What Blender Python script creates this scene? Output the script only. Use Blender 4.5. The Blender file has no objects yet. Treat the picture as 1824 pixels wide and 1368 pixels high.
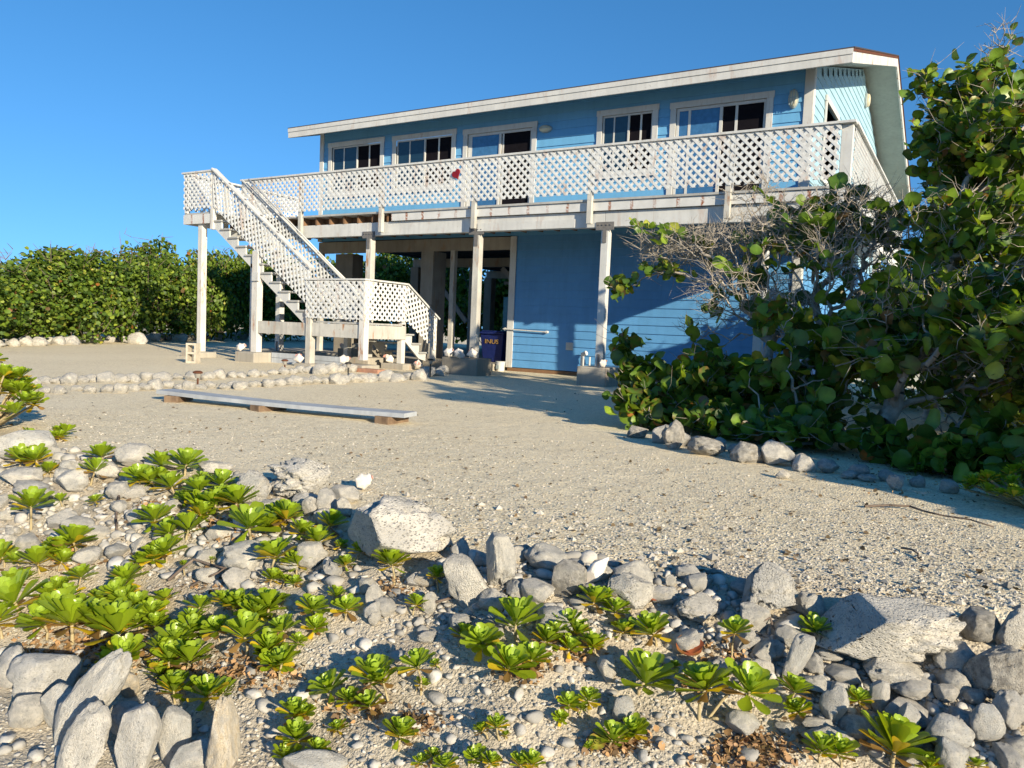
import bpy, math, random
import numpy as np
from mathutils import Vector, Matrix, noise
R_ = math.radians
sc = bpy.context.scene
# ------------------------------------------------------------------ camera
FPX = 1350.0
CAM = np.array([0.0, 0.0, 0.9])
ROT = np.array([[0.85441025, 0.07278874, -0.51447539],
                [0.51784673, -0.03803954, 0.85462726],
                [0.04263683, -0.99662169, -0.07019479]])   # world axes of camera right / down / forward
cd = bpy.data.cameras.new('camera'); cam = bpy.data.objects.new('camera', cd); sc.collection.objects.link(cam)
r_, d_, f_ = ROT[:, 0], ROT[:, 1], ROT[:, 2]
cam.matrix_world = Matrix(((r_[0], -d_[0], -f_[0], CAM[0]), (r_[1], -d_[1], -f_[1], CAM[1]),
                           (r_[2], -d_[2], -f_[2], CAM[2]), (0, 0, 0, 1)))
cd.sensor_width = 36; cd.lens = 36 * FPX / 1824; cd.clip_start = 0.05; cd.clip_end = 3000
sc.camera = cam
# ------------------------------------------------------------------ light
AZ = R_(154.5); EL = R_(18.0)                      # light travels towards AZ, falling at EL
L = Vector((math.cos(AZ) * math.cos(EL), math.sin(AZ) * math.cos(EL), -math.sin(EL)))
w = bpy.data.worlds.new('World'); sc.world = w; w.use_nodes = True
nt = w.node_tree; nt.nodes.clear()
sky = nt.nodes.new('ShaderNodeTexSky'); sky.sky_type = 'NISHITA'; sky.sun_disc = False
sky.sun_elevation = EL; sky.sun_rotation = math.atan2(-L.x, -L.y)
sky.air_density = 1.0; sky.dust_density = 0.0; sky.ozone_density = 3.0; sky.altitude = 0
bgn = nt.nodes.new('ShaderNodeBackground'); bgn.inputs[1].default_value = 0.128
wo = nt.nodes.new('ShaderNodeOutputWorld')
tcw = nt.nodes.new('ShaderNodeTexCoord'); mp = nt.nodes.new('ShaderNodeMapping'); mp.inputs['Scale'].default_value = (1, 1, .85); mp.inputs['Location'].default_value = (0, 0, .20)
nt.links.new(tcw.outputs['Generated'], mp.inputs[0]); nt.links.new(mp.outputs[0], sky.inputs[0])
hs = nt.nodes.new('ShaderNodeHueSaturation'); hs.inputs['Saturation'].default_value = 1.25; nt.links.new(sky.outputs[0], hs.inputs['Color'])
nt.links.new(hs.outputs[0], bgn.inputs[0]); nt.links.new(bgn.outputs[0], wo.inputs[0])
sl = bpy.data.lights.new('sun', 'SUN'); sl.energy = 5.2; sl.angle = R_(0.53); sl.color = (1.0, 0.865, 0.65)
so = bpy.data.objects.new('sun', sl); sc.collection.objects.link(so)
so.rotation_euler = L.to_track_quat('-Z', 'Y').to_euler(); so.location = (30, -15, 20)
sc.view_settings.view_transform = 'Standard'; sc.view_settings.look = 'None'
sc.view_settings.exposure = 0.70; sc.view_settings.gamma = 1.0
sc.render.engine = 'CYCLES'

# ------------------------------------------------------------------ helpers
def ray(u, v):
    return ROT @ np.array([u - 912.0, v - 684.0, FPX])
def proj(p):
    c = ROT.T @ (np.array(p, float) - CAM)
    return 912 + FPX * c[0] / c[2], 684 + FPX * c[1] / c[2], c[2]
def sstep(a, b, x):
    t = min(1.0, max(0.0, (x - a) / (b - a))); return t * t * (3 - 2 * t)
ER = [(-60, 30), (-6, 7.4), (-3.2, 5.1), (-1.74, 4.45), (0, 3.15), (1.1, 2.95), (1.8, 2.62), (6, 2.2), (60, 2.0)]
def edge_f(r):
    for (a, fa), (b, fb) in zip(ER, ER[1:]):
        if r <= b: return fa + (fb - fa) * max(0, (r - a) / (b - a))
    return ER[-1][1]
def ground(x, y):
    f = -.5157 * x + .8568 * y; r = .8568 * x + .5157 * y
    d = edge_f(r) - f
    z = -0.62 * sstep(-0.1, 1.9, d)
    if abs(x) < 14 and -4 < y < 14:
        b = sstep(-.1, .5, d)
        z += (0.003 + .03 * b) * noise.noise(Vector((x * 1.3, y * 1.3, 3.1))) + .018 * b * noise.noise(Vector((x * 4, y * 4, 7.7))) \
            + (.004 + .006 * b) * noise.noise(Vector((x * 11, y * 11, 1.7)))
    return z
def hit(u, v, h=0.0):
    """first point of the ground (raised by h) on the line of sight through u, v"""
    d = ray(u, v); d = d / math.hypot(d[0], d[1]); t = max(.3, (.03 + h - CAM[2]) / d[2] if d[2] < 0 else 30); st = .06 if t < 9 else .5; a = t
    for _ in range(400):
        p = CAM + t * d
        if p[2] - h <= ground(p[0], p[1]): break
        a = t; t += st
    for _ in range(10):
        m = (a + t) / 2; p = CAM + m * d
        if p[2] - h <= ground(p[0], p[1]): t = m
        else: a = m
    p = CAM + t * d; return p[0], p[1], ground(p[0], p[1]), float(ROT[:, 2] @ (p - CAM))
C = sc.collection
class MB:
    def __init__(s): s.v = []; s.f = []; s.c = []; s.p = []
    def add(s, vs, fs, col=None):
        n = len(s.v); s.p.append((n, len(s.f))); s.v.extend([tuple(p) for p in vs]); s.f.extend([tuple(i + n for i in f) for f in fs])
        if col is not None: s.c.extend([col] * len(vs))
        return s
    def box(s, x0, x1, y0, y1, z0, z1, col=None):
        return s.add([(x0, y0, z0), (x1, y0, z0), (x1, y1, z0), (x0, y1, z0), (x0, y0, z1), (x1, y0, z1), (x1, y1, z1), (x0, y1, z1)],
                     [(0, 3, 2, 1), (4, 5, 6, 7), (0, 1, 5, 4), (1, 2, 6, 5), (2, 3, 7, 6), (3, 0, 4, 7)], col)
    def ext(s, poly, d, col=None):
        """polygon (3-D points) extruded by vector d"""
        n = len(poly); a = [Vector(p) for p in poly]; d = Vector(d)
        nn = Vector((0, 0, 0))
        for i in range(1, n - 1): nn += (a[i] - a[0]).cross(a[i + 1] - a[0])
        if nn.dot(d) > 0: a.reverse()
        b = [p + d for p in a]
        return s.add(a + b, [tuple(range(n)), tuple(range(2 * n - 1, n - 1, -1))] + [((i + 1) % n, i, n + i, n + (i + 1) % n) for i in range(n)], col)
    def bar(s, p, q, wd, ht, up=(0, 0, 1), col=None):
        p = Vector(p); q = Vector(q); d = (q - p).normalized(); sd = d.cross(Vector(up)).normalized(); u = sd.cross(d)
        a = [p + sd * (wd / 2 * i) + u * (ht / 2 * j) for i, j in ((-1, -1), (1, -1), (1, 1), (-1, 1))]
        return s.ext(a, q - p, col)
    def tube(s, p, q, r0, r1, n=5, col=None, cap=True):
        p = Vector(p); q = Vector(q); d = (q - p)
        if d.length < 1e-6: return s
        d.normalize(); a = d.orthogonal().normalized(); b = d.cross(a)
        vs = []
        for c, r in ((p, r0), (q, r1)):
            for k in range(n):
                t = 2 * math.pi * k / n; vs.append(c + (a * math.cos(t) + b * math.sin(t)) * r)
        fs = [(k, (k + 1) % n, n + (k + 1) % n, n + k) for k in range(n)]
        if cap: fs += [tuple(range(n - 1, -1, -1)), tuple(range(n, 2 * n))]
        return s.add(vs, fs, col)
    def lathe(s, c, prof, n=12, col=None):
        vs = []; fs = []
        for (r, z) in prof:
            for k in range(n):
                t = 2 * math.pi * k / n; vs.append((c[0] + r * math.cos(t), c[1] + r * math.sin(t), c[2] + z))
        m = len(prof)
        for i in range(m - 1):
            for k in range(n): fs.append((i * n + k, i * n + (k + 1) % n, (i + 1) * n + (k + 1) % n, (i + 1) * n + k))
        fs += [tuple(range(n - 1, -1, -1)), tuple(range((m - 1) * n, m * n))]
        return s.add(vs, fs, col)
    def mesh(s, name, mat, smooth=False):
        m = bpy.data.meshes.new(name); m.from_pydata(s.v, [], s.f); m.materials.append(mat)
        if s.c and len(s.c) == len(s.v): setcol(m, np.array(s.c, float))
        if smooth: m.polygons.foreach_set('use_smooth', [True] * len(m.polygons))
        m.update(); return m
    def each(s, name, mat, parent, bevel=0):
        """every piece an object of its own"""
        pp = s.p + [(len(s.v), len(s.f))]
        for (a, fa), (b, fb) in zip(pp, pp[1:]):
            m = MB(); m.v = s.v[a:b]; m.f = [tuple(i - a for i in f) for f in s.f[fa:fb]]; m.build(name, mat, parent, bevel)
    def build(s, name, mat, parent=None, bevel=0, smooth=False, label=None, kind=None):
        o = bpy.data.objects.new(name, s.mesh(name, mat, smooth)); C.objects.link(o)
        if parent is not None:
            o.parent = parent; o.location = -Vector(parent.location) if parent.parent is None and not parent.data else (0, 0, 0)
        if bevel:
            b = o.modifiers.new('bevel', 'BEVEL'); b.width = bevel; b.segments = 2; b.limit_method = 'ANGLE'
        if label: o['label'] = label
        if kind: o['kind'] = kind
        return o
def setcol(m, c):
    if c.shape[1] == 3: c = np.hstack([c, np.ones((len(c), 1))])
    a = m.attributes.new('tint', 'FLOAT_COLOR', 'POINT'); a.data.foreach_set('color', c.astype(np.float32).ravel())
def empty(name, loc, label=None, cat=None, group=None, rz=0):
    o = bpy.data.objects.new(name, None); C.objects.link(o); o.location = loc; o.rotation_euler = (0, 0, rz); o.empty_display_size = .1
    return tag(o, label, cat, group)
def tag(o, label=None, cat=None, group=None, kind=None):
    if label: o['label'] = label
    if cat: o['category'] = cat
    if group: o['group'] = group
    if kind: o['kind'] = kind
    return o
def link(name, mesh, parent=None, loc=(0, 0, 0), rot=(0, 0, 0), scale=(1, 1, 1)):
    o = bpy.data.objects.new(name, mesh); C.objects.link(o); o.location = loc; o.rotation_euler = rot; o.scale = scale
    if parent is not None: o.parent = parent
    return o
def clip(poly, a, b, c):
    out = []
    for i in range(len(poly)):
        p, q = poly[i], poly[(i + 1) % len(poly)]
        dp = a * p[0] + b * p[1] - c; dq = a * q[0] + b * q[1] - c
        if dp <= 0: out.append(p)
        if (dp < 0 < dq) or (dq < 0 < dp):
            t = dp / (dp - dq); out.append((p[0] + (q[0] - p[0]) * t, p[1] + (q[1] - p[1]) * t))
    return out
def lattice(mb, poly, o, ux, uz, n, rot=0, pitch=.102, wd=.044, th=.006):
    """crossed slats filling a convex polygon given in plane coordinates (a along ux, b along uz)"""
    o = Vector(o); ux = Vector(ux); uz = Vector(uz); n = Vector(n)
    for k, ang in enumerate((45 + rot, -45 + rot)):
        t = R_(ang); nx, ny = -math.sin(t), math.cos(t)
        ds = [p[0] * nx + p[1] * ny for p in poly]
        i = math.floor(min(ds) / pitch)
        while i * pitch < max(ds):
            c0 = i * pitch; q = clip(clip(poly, nx, ny, c0 + wd), -nx, -ny, -c0); i += 1
            if len(q) < 3: continue
            ar = abs(sum(q[j][0] * q[(j + 1) % len(q)][1] - q[(j + 1) % len(q)][0] * q[j][1] for j in range(len(q)))) / 2
            if ar < 2e-4: continue
            mb.ext([o + ux * a + uz * b + n * (k * (th + .0006)) for a, b in q], n * th)
# ------------------------------------------------------------------ materials
class NT:
    def __init__(s, name):
        s.m = bpy.data.materials.new(name); s.m.use_nodes = True; s.t = s.m.node_tree
        s.b = s.t.nodes['Principled BSDF']; s.out = s.t.nodes['Material Output']
        s.tc = s.t.nodes.new('ShaderNodeTexCoord'); s.co = s.tc.outputs['Object']
    def n(s, ty, ins={}, **kw):
        nd = s.t.nodes.new('ShaderNode' + ty)
        for k, v in kw.items(): setattr(nd, k, v)
        for k, v in ins.items():
            i = nd.inputs[k]
            if hasattr(v, 'links'): s.t.links.new(v, i)
            else: i.default_value = v
        return nd
    def noise(s, scale, detail=4, rough=.55, vec=None):
        return s.n('TexNoise', {'Vector': vec or s.co, 'Scale': scale, 'Detail': detail, 'Roughness': rough}).outputs[0]
    def ramp(s, fac, stops):
        r = s.n('ValToRGB', {'Fac': fac}); e = r.color_ramp.elements
        e[0].position = stops[0][0]; e[0].color = c4(stops[0][1]); e[1].position = stops[-1][0]; e[1].color = c4(stops[-1][1])
        for p, c in stops[1:-1]:
            x = e.new(p); x.color = c4(c)
        return r.outputs[0]
    def mix(s, fac, a, b, bt='MIX'):
        x = s.n('Mix', {}, data_type='RGBA', blend_type=bt)
        for i, v in ((0, fac), (6, a), (7, b)):
            if hasattr(v, 'links'): s.t.links.new(v, x.inputs[i])
            else: x.inputs[i].default_value = c4(v) if i else v
        return x.outputs[2]
    def math(s, op, a, b=0.0, c=0.0):
        x = s.n('Math', {}, operation=op)
        for i, v in enumerate((a, b, c)):
            if hasattr(v, 'links'): s.t.links.new(v, x.inputs[i])
            else: x.inputs[i].default_value = v
        return x.outputs[0]
    def bump(s, h, st, dist=.01, nrm=None):
        x = s.n('Bump', {'Height': h, 'Strength': st, 'Distance': dist})
        if nrm: s.t.links.new(nrm, x.inputs['Normal'])
        return x.outputs[0]
    def done(s, col, rough=.8, nrm=None, spec=.3):
        for k, v in (('Base Color', col), ('Roughness', rough), ('Normal', nrm), ('Specular IOR Level', spec)):
            if v is None: continue
            if hasattr(v, 'links'): s.t.links.new(v, s.b.inputs[k])
            else: s.b.inputs[k].default_value = c4(v) if k == 'Base Color' else v
        return s.m
def c4(c): return (c, c, c, 1) if isinstance(c, (int, float)) else (tuple(c) + (1,))[:4]

def paint(name, base, dirt=.5, rust=.0, woodcol=(.16, .11, .08), rough=.6):
    t = NT(name)
    a = t.noise(2.3, 5); b = t.noise(22, 6, .7); e = t.noise(7, 5, .65)
    g = t.n('TexNoise', {'Vector': t.n('Mapping', {'Vector': t.co, 'Scale': (9, 9, 1.1)}).outputs[0], 'Scale': 1.5, 'Detail': 4}).outputs[0]
    base = Vector(base)
    c = t.mix(t.ramp(a, [(.35, 0.), (.7, 1.)]), tuple(base), tuple(base * (1 - .3 * dirt)))
    c = t.mix(t.ramp(g, [(.45, 0.), (.72, .6 * dirt)]), c, tuple(base * .62))
    spots = t.math('MULTIPLY', t.ramp(b, [(.60, 0.), (.68, 1.)]), t.ramp(e, [(.52, 0.), (.62, 1.)]))
    c = t.mix(t.math('MULTIPLY', spots, min(1, dirt * 1.2)), c, woodcol)
    if rust:
        r = t.n('TexNoise', {'Vector': t.n('Mapping', {'Vector': t.co, 'Scale': (5, 5, 1.2)}).outputs[0], 'Scale': 1.3, 'Detail': 6, 'Roughness': .7}).outputs[0]
        c = t.mix(t.ramp(r, [(.565, 0.), (.66, rust)]), c, (.33, .14, .045))
    return t.done(c, rough, t.bump(t.math('ADD', b, spots), .25, .004))
def streaky(name):     # fascia with a rusty nail line every 0.4 m
    t = NT(name); s = t.n('SeparateXYZ', {'Vector': t.co})
    wob = t.noise(14, 3); x = t.math('ADD', s.outputs[0], t.math('MULTIPLY', wob, .035))
    m = t.math('ABSOLUTE', t.math('SUBTRACT', t.math('FRACT', t.math('MULTIPLY', x, 2.45)), .5))
    line = t.ramp(m, [(.0, 1.), (.05, .9), (.085, 0.)])
    big = t.ramp(t.noise(.9, 2), [(.34, .25), (.52, 1.)]); br = t.ramp(t.noise(26, 5, .75), [(.42, 0.), (.52, 1.)])
    f = t.math('MULTIPLY', t.math('MULTIPLY', line, big), br)
    dirt = t.ramp(t.noise(6, 5), [(.4, 0.), (.75, .5)])
    c = t.mix(dirt, (.60, .605, .585), (.42, .42, .40))
    c = t.mix(f, c, (.26, .085, .03))
    return t.done(c, .6, t.bump(t.noise(30, 4), .2, .003))
def stone(name, tints, scale=1., pit=.6, rnd=True):
    t = NT(name)
    oi = t.n('ObjectInfo'); v = t.n('VectorMath', {0: t.co, 1: oi.outputs['Location']}, operation='ADD').outputs[0]
    a = t.noise(3.5 * scale, 5, .6, v); b = t.noise(16 * scale, 6, .7, v); d = t.noise(70 * scale, 3, .6, v)
    vo = t.n('TexVoronoi', {'Vector': v, 'Scale': 22 * scale, 'Randomness': 1.0}); vd = vo.outputs['Distance']
    base = t.ramp(oi.outputs['Random'] if rnd else a, [(i / (len(tints) - 1), c) for i, c in enumerate(tints)])
    c = t.mix(t.ramp(a, [(.35, 0.), (.68, .75)]), base, (.80, .74, .64))
    c = t.mix(t.ramp(b, [(.55, 0.), (.74, .55)]), c, (.30, .29, .27))
    c = t.mix(t.ramp(t.noise(6 * scale, 6, .7, v), [(.55, 0.), (.64, .42)]), c, (.40, .385, .355))
    c = t.mix(t.ramp(vd, [(.05, .75 * pit), (.24, 0.)]), c, (.09, .09, .085))
    c = t.mix(t.ramp(t.noise(1.6 * scale, 4, .6, v), [(.40, 0.), (.62, .55)]), c, (.36, .355, .34))
    c = t.mix(t.ramp(t.noise(9 * scale, 8, .8, v), [(.56, 0.), (.62, .7)]), c, (.17, .165, .155))
    c = t.mix(1.0, c, (.95, .955, .94), 'MULTIPLY')
    h = t.math('ADD', t.math('MULTIPLY', b, 1.2), t.math('ADD', t.math('MULTIPLY', t.ramp(vd, [(.0, 0.), (.35, 1.)]), pit), t.math('MULTIPLY', d, .35)))
    return t.done(c, .92, t.bump(h, .8, .016 / max(.6, scale)), .1)
def leafmat(name, tl=.35, rough=.4, spec=.5):
    t = NT(name); at = t.n('Attribute', {}, attribute_name='tint').outputs['Color']
    nz = t.noise(30, 3)
    c = t.mix(t.ramp(nz, [(.35, 0.), (.8, .35)]), at, (.10, .10, .02))
    t.done(c, rough, t.bump(nz, .12, .004), spec)
    tr = t.n('BsdfTranslucent', {'Color': t.mix(1.0, at, (1.5, 1.35, .45), 'MULTIPLY')})
    ms = t.n('MixShader', {0: tl}); t.t.links.new(t.b.outputs[0], ms.inputs[1]); t.t.links.new(tr.outputs[0], ms.inputs[2])
    t.t.links.new(ms.outputs[0], t.out.inputs[0]); return t.m
def bark(name, a, b):
    t = NT(name); n1 = t.noise(9, 5, .65); n2 = t.noise(45, 4)
    return t.done(t.mix(t.ramp(n1, [(.35, 0.), (.65, 1.)]), a, b), .85, t.bump(t.math('ADD', n1, n2), .6, .01), .2)
def plain(name, c, rough=.6, spec=.4, metal=0):
    t = NT(name); n1 = t.noise(12, 4)
    c = Vector(c); m = t.done(t.mix(t.ramp(n1, [(.35, 0.), (.7, 1.)]), tuple(c), tuple(c * .75)), rough, None, spec); t.b.inputs['Metallic'].default_value = metal; return m

M = {}
M['white'] = paint('white_paint', (.60, .605, .58), .6, .25)
M['white_worn'] = paint('worn_white_paint', (.55, .535, .48), 1., .85)
M['white_rust'] = paint('rusty_white_paint', (.66, .64, .59), .7, 1.0, (.20, .11, .06))
M['grey_board'] = paint('worn_grey_board', (.44, .44, .42), .9, .1)
M['fascia'] = streaky('nail_streaked_fascia')
M['lattice'] = paint('lattice_white', (.66, .67, .65), .3, .45)
M['trim'] = paint('trim_white', (.58, .58, .55), .45, .3)
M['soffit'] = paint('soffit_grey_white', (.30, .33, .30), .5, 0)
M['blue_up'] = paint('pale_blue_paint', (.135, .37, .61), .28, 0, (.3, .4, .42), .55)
M['blue_gable'] = paint('sunlit_blue_paint', (.34, .53, .62), .5, 0, (.3, .4, .42), .55)  # same paint as the upper wall, sunlight on the gable mixed into the colour
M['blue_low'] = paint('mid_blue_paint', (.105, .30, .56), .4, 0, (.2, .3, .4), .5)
M['brownwood'] = paint('bare_brown_wood', (.21, .12, .065), .7, .2, (.08, .05, .03), .85)
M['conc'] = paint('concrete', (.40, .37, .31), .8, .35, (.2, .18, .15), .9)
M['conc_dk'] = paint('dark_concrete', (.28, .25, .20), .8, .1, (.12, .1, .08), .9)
M['cinder'] = plain('cinder_block_grey', (.52, .47, .38), .95, .1)
M['steel'] = plain('grey_bracket_steel', (.16, .155, .15), .7, .3)
M['roof'] = plain('dark_shingle', (.07, .06, .06), .9, .1)
M['glass'] = plain('dark_window_glass', (.012, .035, .06), .06, .8)
M['glass_curtain'] = plain('curtained_glass', (.05, .16, .33), .08, .8)
M['screen'] = plain('black_insect_screen', (.008, .007, .010), .9, .1)
M['curtain'] = plain('blue_curtain', (.15, .24, .46), .7, .2)
M['lampshade'] = plain('cream_lamp_glass', (.55, .50, .36), .4, .5)
M['lampgrey'] = plain('lamp_grey', (.30, .36, .36), .5, .4)
M['rusty'] = plain('rusty_edge', (.12, .05, .03), .9, .1)
M['cabinet'] = plain('light_blue_cabinet', (.10, .34, .50), .6)
M['bin'] = plain('navy_plastic', (.008, .018, .11), .45)
M['yellow'] = plain('yellow_lettering', (.36, .22, .05), .6)
M['red'] = plain('red_enamel', (.22, .008, .014), .5)
M['shell'] = plain('shell_white', (.80, .74, .66), .45, .5)
M['pink'] = plain('shell_pink', (.62, .30, .24), .35, .5)
M['black'] = plain('black_plastic', (.02, .02, .018), .5)
M['lightlens'] = plain('grey_lens', (.32, .30, .26), .3)
M['plank'] = paint('weathered_pale_plank', (.42, .45, .48), .9, 0, (.3, .3, .3))
M['block'] = bark('raw_timber_block', (.24, .17, .11), (.13, .085, .055))
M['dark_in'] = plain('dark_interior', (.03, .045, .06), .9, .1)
M['rock'] = stone('limestone', [(.58, .56, .51), (.74, .70, .61), (.46, .46, .45), (.82, .76, .65), (.64, .61, .56), (.42, .425, .43), (.78, .74, .67)])
M['rock_big'] = stone('pitted_limestone', [(.64, .61, .57), (.72, .68, .60), (.54, .53, .51)], .7, 1.0)
M['rock_tan'] = stone('tan_coral_rock', [(.66, .54, .36), (.58, .48, .34)], 1.4, .9)
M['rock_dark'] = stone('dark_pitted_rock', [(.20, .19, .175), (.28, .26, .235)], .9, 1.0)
M['slab'] = stone('smooth_grey_stone', [(.68, .66, .61), (.60, .60, .58), (.74, .71, .66)], .8, .15)
M['brick'] = plain('faded_brick', (.40, .22, .15), .9, .1)
M['leaf'] = leafmat('sea_grape_leaf')
M['leafh'] = leafmat('hedge_leaf', .28, .5, .35)
M['naupaka'] = leafmat('naupaka_leaf', .38, .28, .55)
M['dead'] = leafmat('dry_leaf', .1, .8, .1)
M['bark'] = bark('silver_bark', (.47, .42, .35), (.25, .22, .18))
M['stem'] = bark('pale_stem', (.42, .35, .20), (.28, .22, .12))
M['drift'] = bark('driftwood', (.20, .155, .12), (.10, .075, .06))

# ground material: gravel yard / sandy rock bed told apart by a vertex colour
t = NT('coral_gravel'); at = t.n('Attribute', {}, attribute_name='tint').outputs['Color']
sp = t.n('SeparateColor', {0: at}); bed = sp.outputs[0]
v1 = t.n('TexVoronoi', {'Vector': t.co, 'Scale': 62.0}); v2 = t.n('TexVoronoi', {'Vector': t.co, 'Scale': 128.0})
big = t.noise(.55, 4); med = t.noise(4, 4); fine = t.noise(90, 4, .7)
cell = t.n('SeparateColor', {0: v1.outputs['Color']}).outputs[0]; cell2 = t.n('SeparateColor', {0: v2.outputs['Color']}).outputs[1]
g1 = t.ramp(cell, [(.0, (.24, .20, .15)), (.09, (.56, .47, .345)), (.5, (.78, .69, .50)), (.85, (.86, .79, .62)), (1., (.90, .85, .75))])
g2 = t.ramp(cell2, [(.0, (.16, .135, .11)), (.25, (.68, .595, .43)), (1., (.84, .765, .58))])
grav = t.mix(.45, g1, g2)
grav = t.mix(t.ramp(big, [(.38, 0.), (.66, .45)]), grav, (.80, .73, .58))
grav = t.mix(t.ramp(med, [(.55, 0.), (.75, .35)]), grav, (.56, .47, .35))
sand = t.ramp(fine, [(.3, (.34, .31, .255)), (.55, (.52, .475, .40)), (.8, (.64, .60, .51))])
sand = t.mix(t.ramp(med, [(.45, 0.), (.7, .5)]), sand, (.27, .225, .17))
col = t.mix(1.0, t.mix(bed, grav, sand), (1.0, .965, .885), 'MULTIPLY')
h = t.math('ADD', t.math('MULTIPLY', t.ramp(v1.outputs['Distance'], [(0., 1.), (.6, 0.)]), t.math('ADD', cell, .3)),
           t.math('MULTIPLY', t.ramp(v2.outputs['Distance'], [(0., 1.), (.6, 0.)]), .5))
h = t.math('ADD', h, t.math('MULTIPLY', fine, .6))
low = t.math('ADD', t.noise(3.2, 3), t.math('MULTIPLY', t.noise(8, 3), .5))
M['ground'] = t.done(col, .95, t.bump(h, .6, .008, t.bump(low, .28, .05)), .1)

# ------------------------------------------------------------------ ground
def axis(a, b, step, far, k=1.22):
    xs = list(np.arange(a, b + 1e-6, step)); s = step; x = a; lo = []
    while x > -far: s *= k; x -= s; lo.append(x)
    s = step; x = xs[-1]; hi = []
    while x < far: s *= k; x += s; hi.append(x)
    return lo[::-1] + xs + hi
gx = axis(-7.0, 3.2, .042, 900); gy = axis(0.6, 7.0, .042, 900)
vs = []; cols = []
for y in gy:
    for x in gx:
        f = -.5157 * x + .8568 * y; r = .8568 * x + .5157 * y; d = edge_f(r) - f
        vs.append((x, y, ground(x, y)))
        b = sstep(-.12, .25, d + .25 * noise.noise(Vector((x * 2, y * 2, 0))))
        cols.append((b, 0, 0))
nx = len(gx)
fs = [(j * nx + i, j * nx + i + 1, (j + 1) * nx + i + 1, (j + 1) * nx + i) for j in range(len(gy) - 1) for i in range(nx - 1)]
gm = MB(); gm.v = vs; gm.f = fs; gm.c = cols
tag(gm.build('ground', M['ground'], smooth=True), kind='structure')

# ------------------------------------------------------------------ house
YW = 14.5; XL, XR = -14.8, -2.75; YB = 26.9; ZF = 3.25
house = empty('beach_house', (-8.8, YW, 0), 'two storey light blue wooden house raised on posts behind the gravel yard', 'house')
def siding(mb, a0, a1, z0, z1, holes, P, N, pitch=.17, lip=.017, topf=None):
    """lap boards in the plane P(a, z) with outward normal N; holes = (a0, a1, z0, z1)"""
    N = Vector(N); zs = [z0]
    while zs[-1] < z1 - 1e-6: zs.append(min(z1, zs[-1] + pitch))
    rows = list(zip(zs, zs[1:])); brk = sorted({z for h_ in holes for z in h_[2:]})
    for za, zb in rows:
        cuts = [za] + [z for z in brk if za + 1e-4 < z < zb - 1e-4] + [zb]
        for ca, cb in zip(cuts, cuts[1:]):
            m = (ca + cb) / 2; seg = [(a0, a1)]
            for h_ in holes:
                if h_[2] < m < h_[3]:
                    ns = []
                    for s0, s1 in seg:
                        if h_[0] > s0: ns.append((s0, min(s1, h_[0])))
                        if h_[1] < s1: ns.append((max(s0, h_[1]), s1))
                    seg = [q for q in ns if q[1] - q[0] > 1e-4]
            for s0, s1 in seg:
                oa = lip * (1 - (ca - za) / pitch); ob = lip * (1 - (cb - za) / pitch)
                p = [Vector(P(s0, ca)) + N * oa, Vector(P(s1, ca)) + N * oa, Vector(P(s1, cb)) + N * ob, Vector(P(s0, cb)) + N * ob]
                mb.add(p, [(0, 1, 2, 3)])
                if abs(ca - za) < 1e-6:
                    mb.add([Vector(P(s0, ca)), Vector(P(s1, ca)), Vector(P(s1, ca)) + N * oa, Vector(P(s0, ca)) + N * oa], [(0, 1, 2, 3)])
# (x0, x1, z0, z1, kind)
wins = [(-14.52, -12.66, 4.12, 5.50, 'w'), (-12.39, -10.50, 4.12, 5.48, 'w'), (-10.29, -8.36, ZF, 5.43, 'd'),
        (-6.93, -5.61, 4.10, 5.48, 'w'), (-5.36, -3.41, ZF, 5.46, 'd')]
holes = [(a + .1, b - .1, (c + .1 if k == 'w' else c - .01), d - .1) for a, b, c, d, k in wins]
mb = MB(); siding(mb, XL, XR, 3.0, 5.95, holes, lambda a, z: (a, YW, z), (0, -1, 0))
mb.build('upper_wall', M['blue_up'], house)
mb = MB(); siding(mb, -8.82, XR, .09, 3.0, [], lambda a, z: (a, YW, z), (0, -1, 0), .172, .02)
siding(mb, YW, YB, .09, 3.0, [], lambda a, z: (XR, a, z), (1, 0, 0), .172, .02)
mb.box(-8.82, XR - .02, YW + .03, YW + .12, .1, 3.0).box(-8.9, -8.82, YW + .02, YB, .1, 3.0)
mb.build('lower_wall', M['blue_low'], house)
SL = .303; YR = 20.7
def ztop(y): return 5.78 + SL * (y - 13.8) if y <= YR else 5.78 + SL * (2 * YR - 13.8 - y)
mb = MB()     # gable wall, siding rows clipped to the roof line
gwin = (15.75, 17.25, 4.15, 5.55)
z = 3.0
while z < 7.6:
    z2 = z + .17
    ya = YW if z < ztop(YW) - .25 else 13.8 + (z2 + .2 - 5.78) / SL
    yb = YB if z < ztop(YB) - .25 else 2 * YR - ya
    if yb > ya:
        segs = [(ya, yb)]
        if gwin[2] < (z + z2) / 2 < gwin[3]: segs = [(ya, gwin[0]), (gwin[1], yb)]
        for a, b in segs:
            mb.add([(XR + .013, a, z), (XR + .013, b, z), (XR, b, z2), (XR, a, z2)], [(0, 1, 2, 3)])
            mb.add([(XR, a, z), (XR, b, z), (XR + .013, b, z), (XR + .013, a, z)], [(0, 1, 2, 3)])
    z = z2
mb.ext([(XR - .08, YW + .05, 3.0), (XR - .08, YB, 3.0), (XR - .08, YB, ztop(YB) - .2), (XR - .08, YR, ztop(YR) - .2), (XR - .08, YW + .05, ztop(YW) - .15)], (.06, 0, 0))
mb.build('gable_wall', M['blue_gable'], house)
mb = MB()
mb.box(XL, XL + .08, YW + .03, YB, 3.0, 5.9).box(XL, XR - .1, YB - .1, YB, 3.0, 5.9)
mb.each('side_wall', M['blue_up'], house)
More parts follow.
